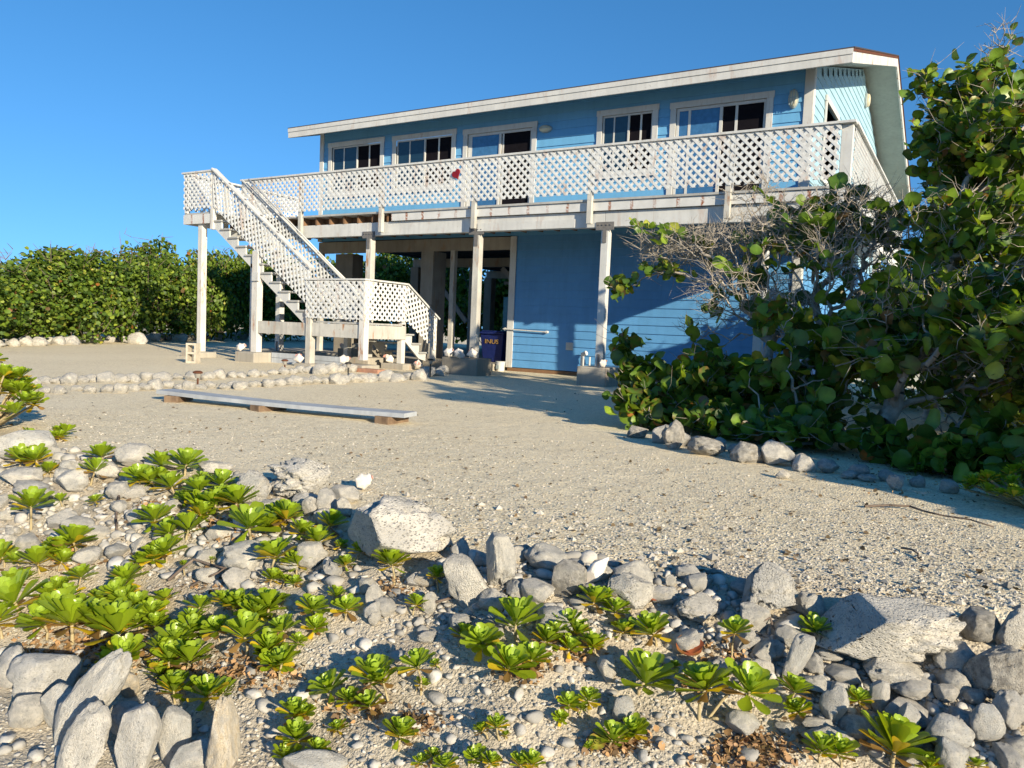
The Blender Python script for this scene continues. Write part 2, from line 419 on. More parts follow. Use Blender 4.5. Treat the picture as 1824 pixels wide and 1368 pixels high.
mb = MB(); mb.box(XL + .01, XR - .12, YW + .16, YB - .12, 3.02, 3.06); mb.build('floor_underside', M['dark_in'], house)
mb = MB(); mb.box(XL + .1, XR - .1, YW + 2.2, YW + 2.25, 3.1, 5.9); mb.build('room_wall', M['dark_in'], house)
# trims
mb = MB(); mb.box(XL - .03, XL + .10, YW - .035, YW + .1, 3.0, 5.9).box(XR - .13, XR + .03, YW - .035, YW - .012, 3.0, 5.95).box(XR + .016, XR + .036, YW - .012, YW + .12, 3.0, 5.97)
mb.each('corner_trim', M['trim'], house, .004)
mb = MB(); mb.box(-8.9, -8.74, YW - .04, YW - .016, .08, 2.98).box(XR - .12, XR + .03, YW - .04, YW - .016, .08, 2.98).box(XR + .018, XR + .036, YW - .016, YW + .12, .08, 2.98)
mb.each('corner_trim', M['trim'], house, .004)
mb = MB(); mb.box(-8.86, XR + .01, YW - .022, YW + .1, .0, .075); mb.build('base_board', M['brownwood'], house)
# roof
mb = MB(); xa, xb = -15.28, -2.02
for y0, y1 in ((13.8, YR), (YR, 2 * YR - 13.8)):
    z0, z1 = ztop(y0), ztop(y1)
    mb.ext([(xa - .02, y0, z0 + .004), (xa - .02, y1, z1 + .004), (xa - .02, y1, z1 + .028), (xa - .02, y0, z0 + .028)], (xb - xa + .04, 0, 0))
mb.each('roof', M['roof'], house)
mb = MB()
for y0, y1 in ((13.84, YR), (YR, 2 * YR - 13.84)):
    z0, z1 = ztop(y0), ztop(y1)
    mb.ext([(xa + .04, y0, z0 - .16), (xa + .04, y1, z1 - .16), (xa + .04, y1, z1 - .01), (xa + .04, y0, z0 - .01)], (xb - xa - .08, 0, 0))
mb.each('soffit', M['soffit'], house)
mb = MB(); mb.box(xa, xb, 13.8, 13.838, 5.555, 5.775).box(xa, xb, 13.785, 13.8, 5.69, 5.782); mb.build('fascia', M['trim'], house, .003)
mb = MB()
for X0 in (xa, xb - .038):
    for y0, y1 in ((13.84, YR), (YR, 2 * YR - 13.8)):
        mb.ext([(X0, y0, ztop(y0) - .235), (X0, y1, ztop(y1) - .235), (X0, y1, ztop(y1)), (X0, y0, ztop(y0))], (.038, 0, 0))
mb.each('rake_board', M['white_rust'], house, .003)
mb = MB()
for y0, y1 in ((13.8, YR), (YR, 2 * YR - 13.8)):
    mb.ext([(xb + .002, y0, ztop(y0) - .05), (xb + .002, y1, ztop(y1) - .05), (xb + .002, y1, ztop(y1) + .01), (xb + .002, y0, ztop(y0) + .01)], (.008, 0, 0))
mb.each('drip_edge', M['rusty'], house)
# windows and sliding doors
def opening(x0, x1, z0, z1, kind, idx):
    nm = 'window' if kind == 'w' else 'sliding_door'
    tw = .115; y0 = YW - .04; y1 = YW - .014
    fr = MB(); fr.box(x0, x0 + tw, y0, y1, z0, z1 - tw).box(x1 - tw, x1, y0, y1, z0, z1 - tw).box(x0 - .015, x1 + .015, y0 - .004, y1, z1 - tw, z1)
    if kind == 'w': fr.box(x0 + tw, x1 - tw, y0, y1, z0, z0 + tw).box(x0 - .02, x1 + .02, y0 - .03, y0 - .001, z0 - .01, z0 + .03)
    f = fr.build(nm, M['trim'], house, .003)
    a, b, c, d = x0 + tw, x1 - tw, z0 + (tw if kind == 'w' else 0.0), z1 - tw
    mid = (a + b) / 2 + (.03 if kind == 'w' else .02)
    s = MB(); st = .035 if kind == 'w' else .055; q0, q1 = YW + .004, YW + .04
    s.box(a, a + st, q0, q1, c, d).box(b - st, b, q0, q1, c, d).box(a + st, b - st, q0, q1, d - st, d).box(a + st, b - st, q0, q1, c, c + st)
    s.box(mid - st / 2, mid + st / 2, q0 - .01, q1, c + st, d - st)
    s.build('sash', M['trim'], f)
    gl = 'glass' if kind == 'w' else 'glass_curtain'
    g = MB(); g.box(a + st, mid - st / 2, YW + .02, YW + .026, c + st, d - st); g.build('pane', M['glass' if kind == 'w' else gl], f)
    g = MB(); g.box(mid + st / 2, b - st, YW + .028, YW + .033, c + st, d - st); g.build('insect_screen', M['screen'], f, label='black screened half of the opening')
    e = MB(); xx = (a + mid) / 2 - .05
    if kind == 'w': e.box(xx, xx + .03, YW + .012, YW + .019, c + st, d - st).box((mid + b) / 2 - .02, (mid + b) / 2 + .02, YW + .018, YW + .027, c + st, d - st)
    elif idx == 4: e.box(a + st + .18, a + st + .23, YW + .012, YW + .019, c + st, d - st).box(mid + .26, mid + .31, YW + .018, YW + .027, c + st, d - st)
    else: e.box(a + st, a + st + .05, YW + .012, YW + .019, c + st, d - st).box(mid + .05, mid + .09, YW + .018, YW + .027, c + st, d - st)
    e.each('window_stile', M['trim'], f)
for i, (a, b, c, d, k) in enumerate(wins): opening(a, b, c, d, k, i)
a, b, c, d = gwin[0], gwin[1], gwin[2], gwin[3]
mb = MB(); mb.box(XR + .014, XR + .045, a - .02, a + .09, c, d).box(XR + .014, XR + .045, b - .09, b + .02, c, d).box(XR + .014, XR + .05, a - .04, b + .04, d, d + .11).box(XR + .014, XR + .05, a - .04, b + .04, c - .1, c)
f = mb.build('window', M['trim'], house, .003)
mb = MB(); mb.box(XR - .04, XR - .02, a + .05, b - .05, c, d); mb.build('pane', M['glass'], f)
# wall lamps
def lamp(x, y, z, wd, ht, side=False):
    def ring(r, off, n=20): return [((x + r * wd / 2 * math.cos(2 * math.pi * k / n)), y - off, z + r * ht / 2 * math.sin(2 * math.pi * k / n)) for k in range(n)]
    b = MB(); n = 20
    def shell(mb, rs):
        vs = []; 
        for r, o in rs: vs += ring(r, o)
        fs = [(i * n + k, i * n + (k + 1) % n, (i + 1) * n + (k + 1) % n, (i + 1) * n + k) for i in range(len(rs) - 1) for k in range(n)] + [tuple(range((len(rs) - 1) * n, len(rs) * n))]
        if side: vs = [(x + (y - p[1]), y + (p[0] - x), p[2]) for p in vs]
        mb.add(vs, fs)
    shell(b, [(1.12, .0), (1.12, .035), (1.0, .05)]); o = b.build('wall_lamp', M['lampgrey'], house)
    g = MB(); shell(g, [(.98, .045), (.95, .08), (.8, .105), (.4, .12)]); g.build('lamp_glass', M['lampshade'], o, smooth=True)
    if not side:
        c = MB()
        if ht > wd:
            for k in (-.3, 0, .3): c.box(x + k * wd - .005, x + k * wd + .005, y - .130, y - .118, z - ht * .42, z + ht * .42)
        c.box(x - wd * .42, x + wd * .42, y - .132, y - .118, z - .006, z + .006); c.build('lamp_cage', M['lampgrey'], o)
lamp(-3.06, YW - .012, 5.27, .16, .31); lamp(-8.14, YW - .012, 5.24, .27, .14); lamp(XR + .012, 21.2, 7.05, .16, .34, True)
# vent, hose rod and pipe on the lower wall
mb = MB(); mb.box(-7.40, -7.24, YW - .05, YW - .016, .54, .70)
vn = mb.build('wall_vent', M['trim'], house, .004)
mb = MB()
for k in range(6): mb.box(-7.385, -7.255, YW - .058, YW - .05, .555 + k * .024, .567 + k * .024)
mb.build('vent_slat', M['white_worn'], vn)
mb = MB(); mb.tube((-8.98, YW - .07, .93), (-7.85, YW - .07, .90), .014, .014, 8).tube((-8.94, YW - .07, .93), (-8.94, YW - .0, .93), .03, .03, 8).tube((-7.88, YW - .07, .90), (-7.88, YW, .90), .03, .03, 8)
mb.each('wall_rail', M['trim'], house)
mb = MB(); mb.tube((-6.96, YW - .12, .0), (-6.96, YW - .12, .50), .04, .04, 10).tube((-6.96, YW - .12, .46), (-6.86, YW - .16, .50), .045, .05, 10).tube((-6.80, YW - .1, .05), (-6.80, YW - .1, .42), .02, .02, 8)
mb.each('drain_pipe', M['trim'], house)
# undercroft beams, joists, posts
mb = MB(); mb.box(XL, -8.84, YW - .02, YW + .12, 2.70, 2.98).box(XL, -8.84, 18.4, 18.55, 2.70, 2.95).box(XL, -8.92, 22.5, 22.65, 2.7, 2.95)
mb.each('beam', M['conc'], house, .006)
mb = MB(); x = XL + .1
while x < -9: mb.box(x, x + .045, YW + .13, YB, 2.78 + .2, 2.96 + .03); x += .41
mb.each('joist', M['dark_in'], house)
for (x0, x1, y0, y1) in ((-11.40, -11.04, YW - .02, YW + .5), (-14.4, -13.8, YW + .2, YW + .6), (-11.6, -10.9, 20.4, 20.9), (-14.8, -14.5, 18.3, 18.6), (-11.6, -11.3, 22.4, 22.7), (-14.8, -14.5, 22.4, 22.7)):
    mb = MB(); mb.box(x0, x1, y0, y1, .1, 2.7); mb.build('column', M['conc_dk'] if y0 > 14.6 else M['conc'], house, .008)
for (x, y) in ((-10.48, YW + .03), (-13.05, YW + .04), (-12.6, 18.4), (-10.2, 18.4), (-15.2 + .45, YW + .04)):
    mb = MB(); mb.box(x - .06, x + .06, y - .05, y + .07, .1, 2.7); mb.build('post', M['white_worn'] if y < 15 else M['grey_board'], house, .005)
mb = MB(); mb.bar((-14.2, 18.35, 2.7), (-12.7, 18.35, 1.1), .05, .14).bar((-11.5, 18.3, 2.65), (-10.3, 18.3, 1.5), .05, .14); mb.each('brace', M['grey_board'], house)
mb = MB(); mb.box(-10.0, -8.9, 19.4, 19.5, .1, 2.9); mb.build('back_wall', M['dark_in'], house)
mb = MB(); mb.box(-10.98, -10.9, 19.38, 19.46, 1.0, 2.35).box(-12.1, -10.98, 19.38, 19.46, 2.27, 2.35); mb.each('door_frame', M['grey_board'], house)
# three planks leaning by the column
mb = MB(); mb.bar((-10.92, 14.3, .16), (-11.0, 14.42, 1.1), .05, .02, (0, 1, 0)).bar((-10.8, 14.28, .16), (-10.9, 14.42, .95), .06, .02, (0, 1, 0))
tag(mb.build('leaning_boards', M['white_worn']), 'two short pale boards leaning at the foot of the concrete column', 'boards')
# patio slab
mb = MB(); mb.box(-16.2, -8.95, 13.62, 26.5, -.1, .155)
tag(mb.build('patio', M['conc']), kind='structure')

# things below the house
cab = empty('cabinet', (-9.5, 16.1, .155), 'light blue painted cabinet standing in the shade under the house', 'cabinet')
mb = MB(); mb.box(-9.98, -9.44, 16.0, 16.4, .155, 1.72); mb.build('carcass', M['cabinet'], cab, .006)
mb = MB(); mb.box(-9.965, -9.715, 15.978, 15.996, .2, 1.68).box(-9.705, -9.455, 15.978, 15.996, .2, 1.68); mb.build('door', M['cabinet'], cab, .003)
bn = empty('trash_bin', (-9.35, 14.9, .155), 'navy blue plastic bin with yellow lettering beside the open doorway', 'bin')
mb = MB(); n = 4
mb.add([(-9.66, 14.68, .155), (-9.16, 14.68, .155), (-9.16, 15.1, .155), (-9.66, 15.1, .155), (-9.72, 14.62, .80), (-9.08, 14.62, .80), (-9.08, 15.16, .80), (-9.72, 15.16, .80)],
       [(0, 3, 2, 1), (4, 5, 6, 7), (0, 1, 5, 4), (1, 2, 6, 5), (2, 3, 7, 6), (3, 0, 4, 7)])
mb.build('body', M['bin'], bn, .02)
mb = MB(); mb.box(-9.75, -9.05, 14.58, 15.2, .80, .85).box(-9.7, -9.1, 14.64, 15.14, .85, .88); mb.build('lid', M['bin'], bn, .012)
tx = bpy.data.curves.new('lettering', 'FONT'); tx.body = 'INUS'; tx.size = .14; tx.extrude = .003; tx.align_x = 'CENTER'
to = bpy.data.objects.new('lettering', tx); C.objects.link(to); tx.materials.append(M['yellow']); to.parent = bn
to.location = (0, 0, 0); bpy.context.view_layer.update(); me = bpy.data.meshes.new_from_object(to); bpy.data.objects.remove(to)
to = bpy.data.objects.new('lettering', me); C.objects.link(to); to.parent = bn
to.location = (-.04, -.285, .43); to.rotation_euler = (R_(90), 0, 0); to.scale = (1.25, 1, 1)

# ------------------------------------------------------------------ deck
YD = 12.2
deck = empty('deck', (-8.6, YD, 0), 'raised white timber deck with lattice railing wrapping the upper storey', 'deck')
mb = MB(); y = YD - .03; rnd = random.Random(4)
while y < YW - .05: mb.box(-15.62, -1.64, y, min(y + .134, YW - .045), 3.212, 3.25); y += .14
x = XR + .05
while x < -1.7: mb.box(x, min(x + .134, -1.64), YW - .02, 22, 3.212, 3.25); x += .14
mb.build('decking', M['grey_board'], deck)
mb = MB(); mb.box(-10.42, -1.70, YD, YD + .04, 3.05, 3.208).box(-1.70, -1.66, YD, 22, 3.05, 3.208); mb.build('fascia', M['fascia'], deck, .003)
mb = MB(); mb.box(-15.6, -11.1, YD + .06, YD + .2, 2.775, 3.045).box(-11.096, -5.63, YD + .062, YD + .2, 2.772, 3.045).box(-5.625, -1.75, YD + .06, YD + .2, 2.775, 3.045)
mb.box(-8.3, -6.2, YD + .035, YD + .06, 2.775, 2.93)
mb.box(-1.86, -1.74, YD + .21, 21.9, 2.8, 3.045)
mb.each('beam', M['white'], deck, .005)
mb = MB(); x = -15.5; 
while x < -1.9: mb.box(x, x + .045, YD + .045, YW - .05, 3.047, 3.21); x += .41
mb.each('joist', M['brownwood'], deck)
mb = MB(); mb.box(-15.6, -10.45, YD + .30, YD + .34, 3.05, 3.208); mb.build('rim_board', M['brownwood'], deck)
PX = [-13.8, -11.07, -8.32, -5.62, -2.9]
for i, x in enumerate(PX):
    mb = MB(); z0 = .33 if i > 1 else .2
    mb.box(x - .07, x + .07, YD + .06, YD + .2, z0, 2.77); mb.build('post', M['white_worn'] if i in (1, 2) else M['white'], deck, .006)
    mb = MB(); mb.box(x - .17, x + .17, YD + .045, YD + .058, 2.72, 2.86).box(x - .035, x + .035, YD + .044, YD + .058, 2.50, 2.72)
    for k in (-.11, -.04, .04, .11): mb.tube((x + k, YD + .045, 2.81), (x + k, YD + .03, 2.81), .012, .012, 6)
    mb.build('bracket', M['steel'], deck)
    mb = MB(); mb.box(x - .022, x + .022, YD + .048, YD + .058, z0, z0 + .22); mb.build('strap', M['steel'], deck)
mb = MB(); mb.box(-1.83, -1.69, 16.9, 17.04, 0, 2.8); mb.build('post', M['white'], deck, .006)
mb = MB(); mb.box(-1.83, -1.69, 21.0, 21.14, 0, 2.8); mb.build('post', M['white'], deck, .006)
RP = [-15.53, -13.0, -10.65, -8.33, -5.88, -3.47]
for x in RP:
    mb = MB(); mb.box(x - .045, x + .045, YD - .085, YD - .002, (2.82 if x > -13.5 else 3.05), 4.12); mb.build('rail_post', M['white_worn'], deck, .004)
mb = MB(); mb.box(-1.86, -1.70, YD - .04, YD + .1, 2.85, 4.12); mb.build('rail_post', M['white'], deck, .005)
for x in (-14.9,): 
    mb = MB(); mb.box(x - .045, x + .045, YD - .085, YD - .002, 3.0, 4.12); mb.build('rail_post', M['white_worn'], deck, .004)
LX = [-14.9, -13.0, -10.65, -8.33, -5.88, -3.47, -1.86]
for a, b in zip(LX, LX[1:]):
    mb = MB(); lattice(mb, [(a + .004, 3.33), (b - .004, 3.33), (b - .004, 4.12), (a + .004, 4.12)], (0, YD - .087, 0), (1, 0, 0), (0, 0, 1), (0, -1, 0))
    mb.build('lattice_panel', M['lattice'], deck)
mb = MB(); mb.box(-14.95, -1.66, YD - .125, YD + .02, 4.122, 4.16); mb.box(-14.9, -1.86, YD - .08, YD - .04, 4.04, 4.12)
mb.box(-1.80, -1.64, YD + .02, 21.5, 4.122, 4.16); mb.box(-15.62, -15.5, 11.1, YW + .1, 4.122, 4.16)
mb.build('rail_cap', M['white'], deck, .004)
YS = [12.32, 14.7, 17.1, 19.4, 21.5]
for a, b in zip(YS, YS[1:]):
    mb = MB(); lattice(mb, [(a, 3.33), (b - .02, 3.33), (b - .02, 4.12), (a, 4.12)], (-1.70, 0, 0), (0, 1, 0), (0, 0, 1), (1, 0, 0)); mb.build('lattice_panel', M['lattice'], deck)
    mb = MB(); mb.box(-1.80, -1.71, b - .05, b + .04, 3.0, 4.12); mb.build('rail_post', M['white'], deck, .004)
for a, b in ((11.14, 12.1), (12.14, YW + .08)):
    mb = MB(); lattice(mb, [(a, 3.33), (b, 3.33), (b, 4.12), (a, 4.12)], (-15.60, 0, 0), (0, 1, 0), (0, 0, 1), (-1, 0, 0)); mb.build('lattice_panel', M['lattice'], deck)
mb = MB(); mb.box(-15.6, -15.51, YW - .0, YW + .09, 3.0, 4.12); mb.build('rail_post', M['white_worn'], deck, .004)

# ------------------------------------------------------------------ staircase
stair = empty('staircase', (-13, 11.6, 0), 'white weathered outdoor staircase with lattice sides climbing to the deck', 'staircase')
Y0, Y1 = 11.1, 12.1
mb = MB(); y = Y0
while y < Y1: mb.box(-15.62, -14.58, y, min(y + .134, Y1 + .04), 3.212, 3.25); y += .14
mb.build('upper_landing', M['grey_board'], stair)
mb = MB(); mb.box(-15.62, -14.64, Y0 - .03, Y0 + .01, 3.0, 3.208).box(-15.62, -15.58, Y0 + .012, Y1, 3.0, 3.208); mb.build('fascia', M['fascia'], stair, .003)
mb = MB(); mb.box(-14.66, -14.56, Y0 - .045, Y0 + .05, 2.86, 4.16); mb.build('rail_post', M['white_rust'], stair, .004)
mb = MB(); mb.box(-15.6, -15.51, Y0 - .02, Y0 + .07, 3.25, 4.12); mb.build('rail_post', M['white'], stair, .004)
mb = MB(); mb.box(-15.16, -15.02, Y0 + .02, Y0 + .16, .12, 3.0); mb.build('post', M['white_rust'], stair, .006)
mb = MB(); mb.box(-13.24, -13.06, Y0 - .06, Y0 + .09, .2, 2.36); mb.build('post', M['white_rust'], stair, .006)
mb = MB(); mb.box(-13.2, -13.1, Y0 - .035, Y0 + .05, 2.36, 3.16); mb.build('rail_post', M['white_rust'], stair, .004)
mb = MB(); mb.box(-13.36, -13.245, Y0 + .0, Y0 + .12, .2, 2.1).box(-13.2, -13.0, Y0 - .1, Y0 - .06, 1.72, 1.9); mb.each('bolster', M['white'], stair, .005)
mb = MB(); mb.box(-11.6, -11.46, Y0 - .06, Y0 + .08, .05, 1.74); mb.build('post', M['white_worn'], stair, .006)
mb = MB(); mb.box(-10.16, -10.02, Y0 - .06, Y0 + .08, .2, 1.74); mb.build('post', M['white_rust'], stair, .006)
for yy in (12.2,):
    mb = MB(); mb.box(-10.16, -10.04, yy, yy + .12, .12, 1.72); mb.build('post', M['white_rust'], stair, .006)
    mb = MB(); mb.box(-11.56, -11.44, yy - .1, yy + .02, .1, .88); mb.build('post', M['white'], stair, .006)
# flight
sx, sz, run, rise = -14.6, 3.25, .27, .1917; NS = 12
for yy in (Y0, Y1 - .04):
    p = []
    for k in range(NS):
        xk = sx + run * k; zk = sz - rise * (k + 1) - .036
        p += [(xk, zk + rise - .0), (xk, zk)] if k else [(xk, zk + rise), (xk, zk)]
    # saw-tooth outline built as one strip of quads
    mb = MB(); s = rise / run
    for k in range(NS):
        xk = sx + run * k; zt = sz - rise * (k + 1) - .036
        lo0 = sz - .34 - s * (xk - sx); lo1 = sz - .34 - s * (xk + run - sx)
        mb.ext([(xk, yy, lo0), (xk + run, yy, lo1), (xk + run, yy, zt), (xk, yy, zt)], (0, .04, 0))
    mb.build('stringer', M['white'], stair)
for k in range(1, NS):
    xk = sx + run * (k - 1); zk = sz - rise * k
    mb = MB(); mb.box(xk - .0, xk + run + .035, Y0 - .035, Y1 + .03, zk - .036, zk); mb.build('tread', M['grey_board'], stair, .004)
s = rise / run; ang = math.degrees(math.atan(s))
for (xa_, za_, xb_, zb_, yy) in ((-14.55, 4.16, -11.5, 4.16 - s * 3.05, Y0 - .05), (-14.86, 4.13, -11.2, 4.13 - s * 3.66, Y1 + .02)):
    dx, dz = xb_ - xa_, zb_ - za_; ln = math.hypot(dx, dz); ca, sa = dx / ln, dz / ln
    ux = Vector((ca, 0, sa)); uz = Vector((-sa, 0, ca)); hv = .80     # vertical height of the panel
    lowx = hv * -sa  # shift along ux of a point straight below
    n_ = 2; mids = [0, .46 * ln, ln]
    for a, b in zip(mids, mids[1:]):
        hh = hv * ca; sh = -hv * sa * -1
        poly = [(a + .003, -.03), (a + hv * sa * -1 + .003, -hh), (b + hv * sa * -1 - .003, -hh), (b - .003, -.03)]
        mb = MB(); lattice(mb, poly, (xa_, yy, za_), ux, uz, (0, -1, 0)); mb.build('lattice_panel', M['lattice'], stair)
    mb = MB(); mb.bar(Vector((xa_, yy + .02, za_)) - ux * .03, Vector((xb_, yy + .02, zb_)) + ux * .02, .14, .038, (0, 0, 1)); mb.build('rail_cap', M['white'], stair, .004)
    mb = MB()
    for k in range(1, 6):
        q = Vector((xa_, yy + .02, za_)) + ux * (ln * k / 6) + uz * .02; mb.tube(q, q + uz * .008, .03, .03, 8)
    mb.each('bolt_plate', M['steel'], stair)
    if yy > 11.5:
        mb = MB(); mb.tube(Vector((xa_ + .3, yy - .12, za_ - .0)), Vector((xb_, yy - .12, zb_ + .1)), .018, .018, 8); mb.build('handrail', M['white'], stair, smooth=True)
        for xx in (-13.6, -12.3):
            zz = za_ - s * (xx - xa_); mb = MB(); mb.box(xx - .04, xx + .04, yy + .012, yy + .09, zz - 1.1, zz - .02); mb.build('rail_post', M['white_worn'], stair, .004)
mb = MB(); lattice(mb, [(-15.58, 3.33), (-14.62, 3.33), (-14.62, 4.12), (-15.58, 4.12)], (0, Y0 - .05, 0), (1, 0, 0), (0, 0, 1), (0, -1, 0)); mb.build('lattice_panel', M['lattice'], stair)
mb = MB(); mb.box(-15.64, -14.54, Y0 - .08, Y0 + .05, 4.122, 4.16); mb.build('rail_cap', M['white'], stair, .004)
# lower landing
mb = MB(); y = Y0
while y < 12.28: mb.box(-11.46, -10.04, y, min(y + .134, 12.3), .895, .93); y += .14
mb.build('lower_landing', M['grey_board'], stair)
mb = MB(); mb.box(-13.055, -11.605, Y0 - .03, Y0 + .01, .62, .88); mb.build('brace_board', M['white_worn'], stair, .004)
mb = MB(); mb.box(-11.455, -10.165, Y0 - .03, Y0 + .01, .62, .885).box(-10.05, -10.012, Y0 + .085, 12.3, .62, .885); mb.build('fascia', M['white_worn'], stair, .004)
mb = MB(); lattice(mb, [(-11.6, .985), (-10.03, .985), (-10.03, 1.725), (-11.6, 1.725)], (0, Y0 - .064, 0), (1, 0, 0), (0, 0, 1), (0, -1, 0)); mb.build('lattice_panel', M['lattice'], stair)
mb = MB(); lattice(mb, [(Y0 - .05, .985), (12.3, .985), (12.3, 1.725), (Y0 - .05, 1.725)], (-10.018, 0, 0), (0, 1, 0), (0, 0, 1), (1, 0, 0)); mb.build('lattice_panel', M['lattice'], stair)
a_ = math.atan2(-.63, 1.04)
ux = Vector((0, math.cos(a_), math.sin(a_))); uz = Vector((0, -math.sin(a_), math.cos(a_)))
def to2(y, z): q = Vector((0, y - 12.3, z - 1.725)); return (q.dot(ux), q.dot(uz))
mb = MB(); lattice(mb, [to2(12.305, .99), to2(13.34, .36), to2(13.34, 1.09), to2(12.305, 1.72)], (-10.018, 12.3, 1.725), ux, uz, (1, 0, 0)); mb.build('lattice_panel', M['lattice'], stair)
mb = MB(); mb.box(-11.62, -10.0, Y0 - .09, Y0 + .05, 1.742, 1.775).box(-10.10, -9.98, Y0 + .05, 12.3, 1.742, 1.775).bar((-10.04, 12.3, 1.76), (-10.04, 13.42, 1.76 - .68), .12, .034); mb.build('rail_cap', M['white'], stair, .004)
mb = MB(); mb.box(-10.12, -10.03, 13.26, 13.36, .155, 1.1); mb.build('rail_post', M['white_rust'], stair, .004)
for yy in (-10.11, -11.05):
    mb = MB()
    for k in range(4): mb.ext([(yy, 12.32 + .25 * k, .6 - .19 * k), (yy, 12.57 + .25 * k, max(.16, .41 - .19 * k)), (yy, 12.57 + .25 * k, .70 - .19 * k), (yy, 12.32 + .25 * k, .70 - .19 * k)] if k < 3 else
                              [(yy, 13.07, .157), (yy, 13.14, .157), (yy, 13.14, .165), (yy, 13.07, .17)], (.04, 0, 0))
    mb.build('stringer', M['white'], stair)
for k in range(3):
    mb = MB(); mb.box(-11.1, -10.03, 12.3 + .25 * k, 12.6 + .25 * k, .705 - .19 * k, .74 - .19 * k); mb.build('tread', M['grey_board'], stair, .004)
# footings
def footing(x0, x1, y0, y1, z1, m, parent, label=None):
    mb = MB(); mb.box(x0, x1, y0, y1, -.12, z1); mb.build('footing', M[m], parent, .018, label=label)
footing(-15.35, -14.75, 10.85, 11.35, .12, 'conc', stair); footing(-13.42, -12.82, 10.78, 11.3, .21, 'conc', stair, 'rust stained concrete footing')
footing(-11.72, -11.24, 10.86, 11.26, .06, 'conc', stair); footing(-10.42, -9.82, 10.8, 11.3, .12, 'conc', stair); footing(-10.5, -9.9, 12.1, 12.5, .12, 'conc', stair)
footing(-14.1, -13.5, 12.0, 12.6, .2, 'conc', deck); footing(-11.37, -10.77, 12.02, 12.62, .2, 'conc', deck)
footing(-8.86, -8.02, 12.0, 12.52, .34, 'conc_dk', deck, 'large dark square concrete footing'); footing(-5.9, -5.32, 11.98, 12.55, .33, 'conc', deck); footing(-3.2, -2.6, 12, 12.5, .33, 'conc', deck)
# timber edging between the footings, brick and concrete odds
mb = MB(); mb.bar((-12.8, 11.25, .05), (-10.75, 11.42, .05), .05, .11).bar((-12.8, 11.25, .163), (-10.75, 11.42, .163), .048, .105)
tag(mb.build('timber_edging', M['plank'], bevel=.005), 'low pale timber edging of two stacked boards between the stair footings', 'edging')
mb = MB(); mb.box(-9.95, -9.35, 10.7, 10.92, -.02, .07)
tag(mb.build('brick', M['brick'], bevel=.006), 'faded red brick strip lying before the landing footing', 'brick')
mb = MB(); mb.box(-12.6, -11.7, 13.0, 13.5, -.05, .32); tag(mb.build('concrete_box', M['conc_dk'], bevel=.01), 'low dark concrete box on the ground behind the staircase', 'block')
mb = MB(); mb.box(-13.1, -12.3, 14.0, 14.4, .155, .42); tag(mb.build('concrete_block', M['conc'], bevel=.012), 'pale square concrete block under the deck behind the stairs', 'block')
# red ornament on the railing
h = MB(); pts = []
for k in range(40):
    t_ = 2 * math.pi * k / 40; pts.append((16 * math.sin(t_) ** 3, 13 * math.cos(t_) - 5 * math.cos(2 * t_) - 2 * math.cos(3 * t_) - math.cos(4 * t_)))
ca, sa = math.cos(R_(25)), math.sin(R_(25)); k_ = .0058
h.ext([(-8.73 + k_ * (a * ca - b * sa), YD - .101, 3.86 + k_ * (a * sa + b * ca) * 1.15) for a, b in pts], (0, -.025, 0))
tag(h.build('heart_ornament', M['red'], bevel=.004), 'dark red heart ornament hung on the lattice railing', 'ornament')

# ------------------------------------------------------------------ shells
def conch_mesh():
    vs = []; fs = []; n = 28; m = 14
    for i in range(m):
        t_ = i / (m - 1); z = -.12 + .24 * t_
        prof = (.012 + .085 * math.sin(min(1, t_ / .62) * math.pi / 2) ** 1.2) if t_ < .62 else .097 * (1 - (t_ - .62) / .38) ** 1.15 + .004
        if t_ > .62: prof *= 1 + .13 * math.sin((t_ - .62) * 60)
        for k in range(n):
            a = 2 * math.pi * k / n
            r = prof
            if .5 < t_ < .72: r *= 1 + .22 * max(0, math.cos(a * 6)) ** 2
            if .12 < t_ < .66 and -.2 < math.sin(a / 2) and a < 1.5: r *= 1 + .75 * math.sin(min(1, a / 1.5) * math.pi) * math.sin((t_ - .12) / .54 * math.pi)
            vs.append((r * math.cos(a), r * math.sin(a), z))
    for i in range(m - 1):
        for k in range(n): fs.append((i * n + k, i * n + (k + 1) % n, (i + 1) * n + (k + 1) % n, (i + 1) * n + k))
    fs += [tuple(range(n - 1, -1, -1)), tuple(range((m - 1) * n, m * n))]
    b = MB(); b.add(vs, fs); body = b.mesh('shell_body', M['shell'], True)
    b = MB(); p = []
    for k in range(16):
        a = 2 * math.pi * k / 16; p.append((.135 * math.cos(.75) + .02 * math.cos(a), .135 * math.sin(.75) - .028 * math.cos(a), -.015 + .075 * math.sin(a)))
    b.ext(p, (.006, .007, 0)); return body, b.mesh('shell_opening', M['pink'])
SB, SO = conch_mesh()
shell_n = 0
def conch(loc, rot, s, label):
    e = empty('conch_shell', loc, label, 'shell', 'conch shells around the yard'); e.rotation_euler = rot; s *= .8; e.scale = (s, s, s)
    link('shell_body', SB, e); link('shell_opening', SO, e)
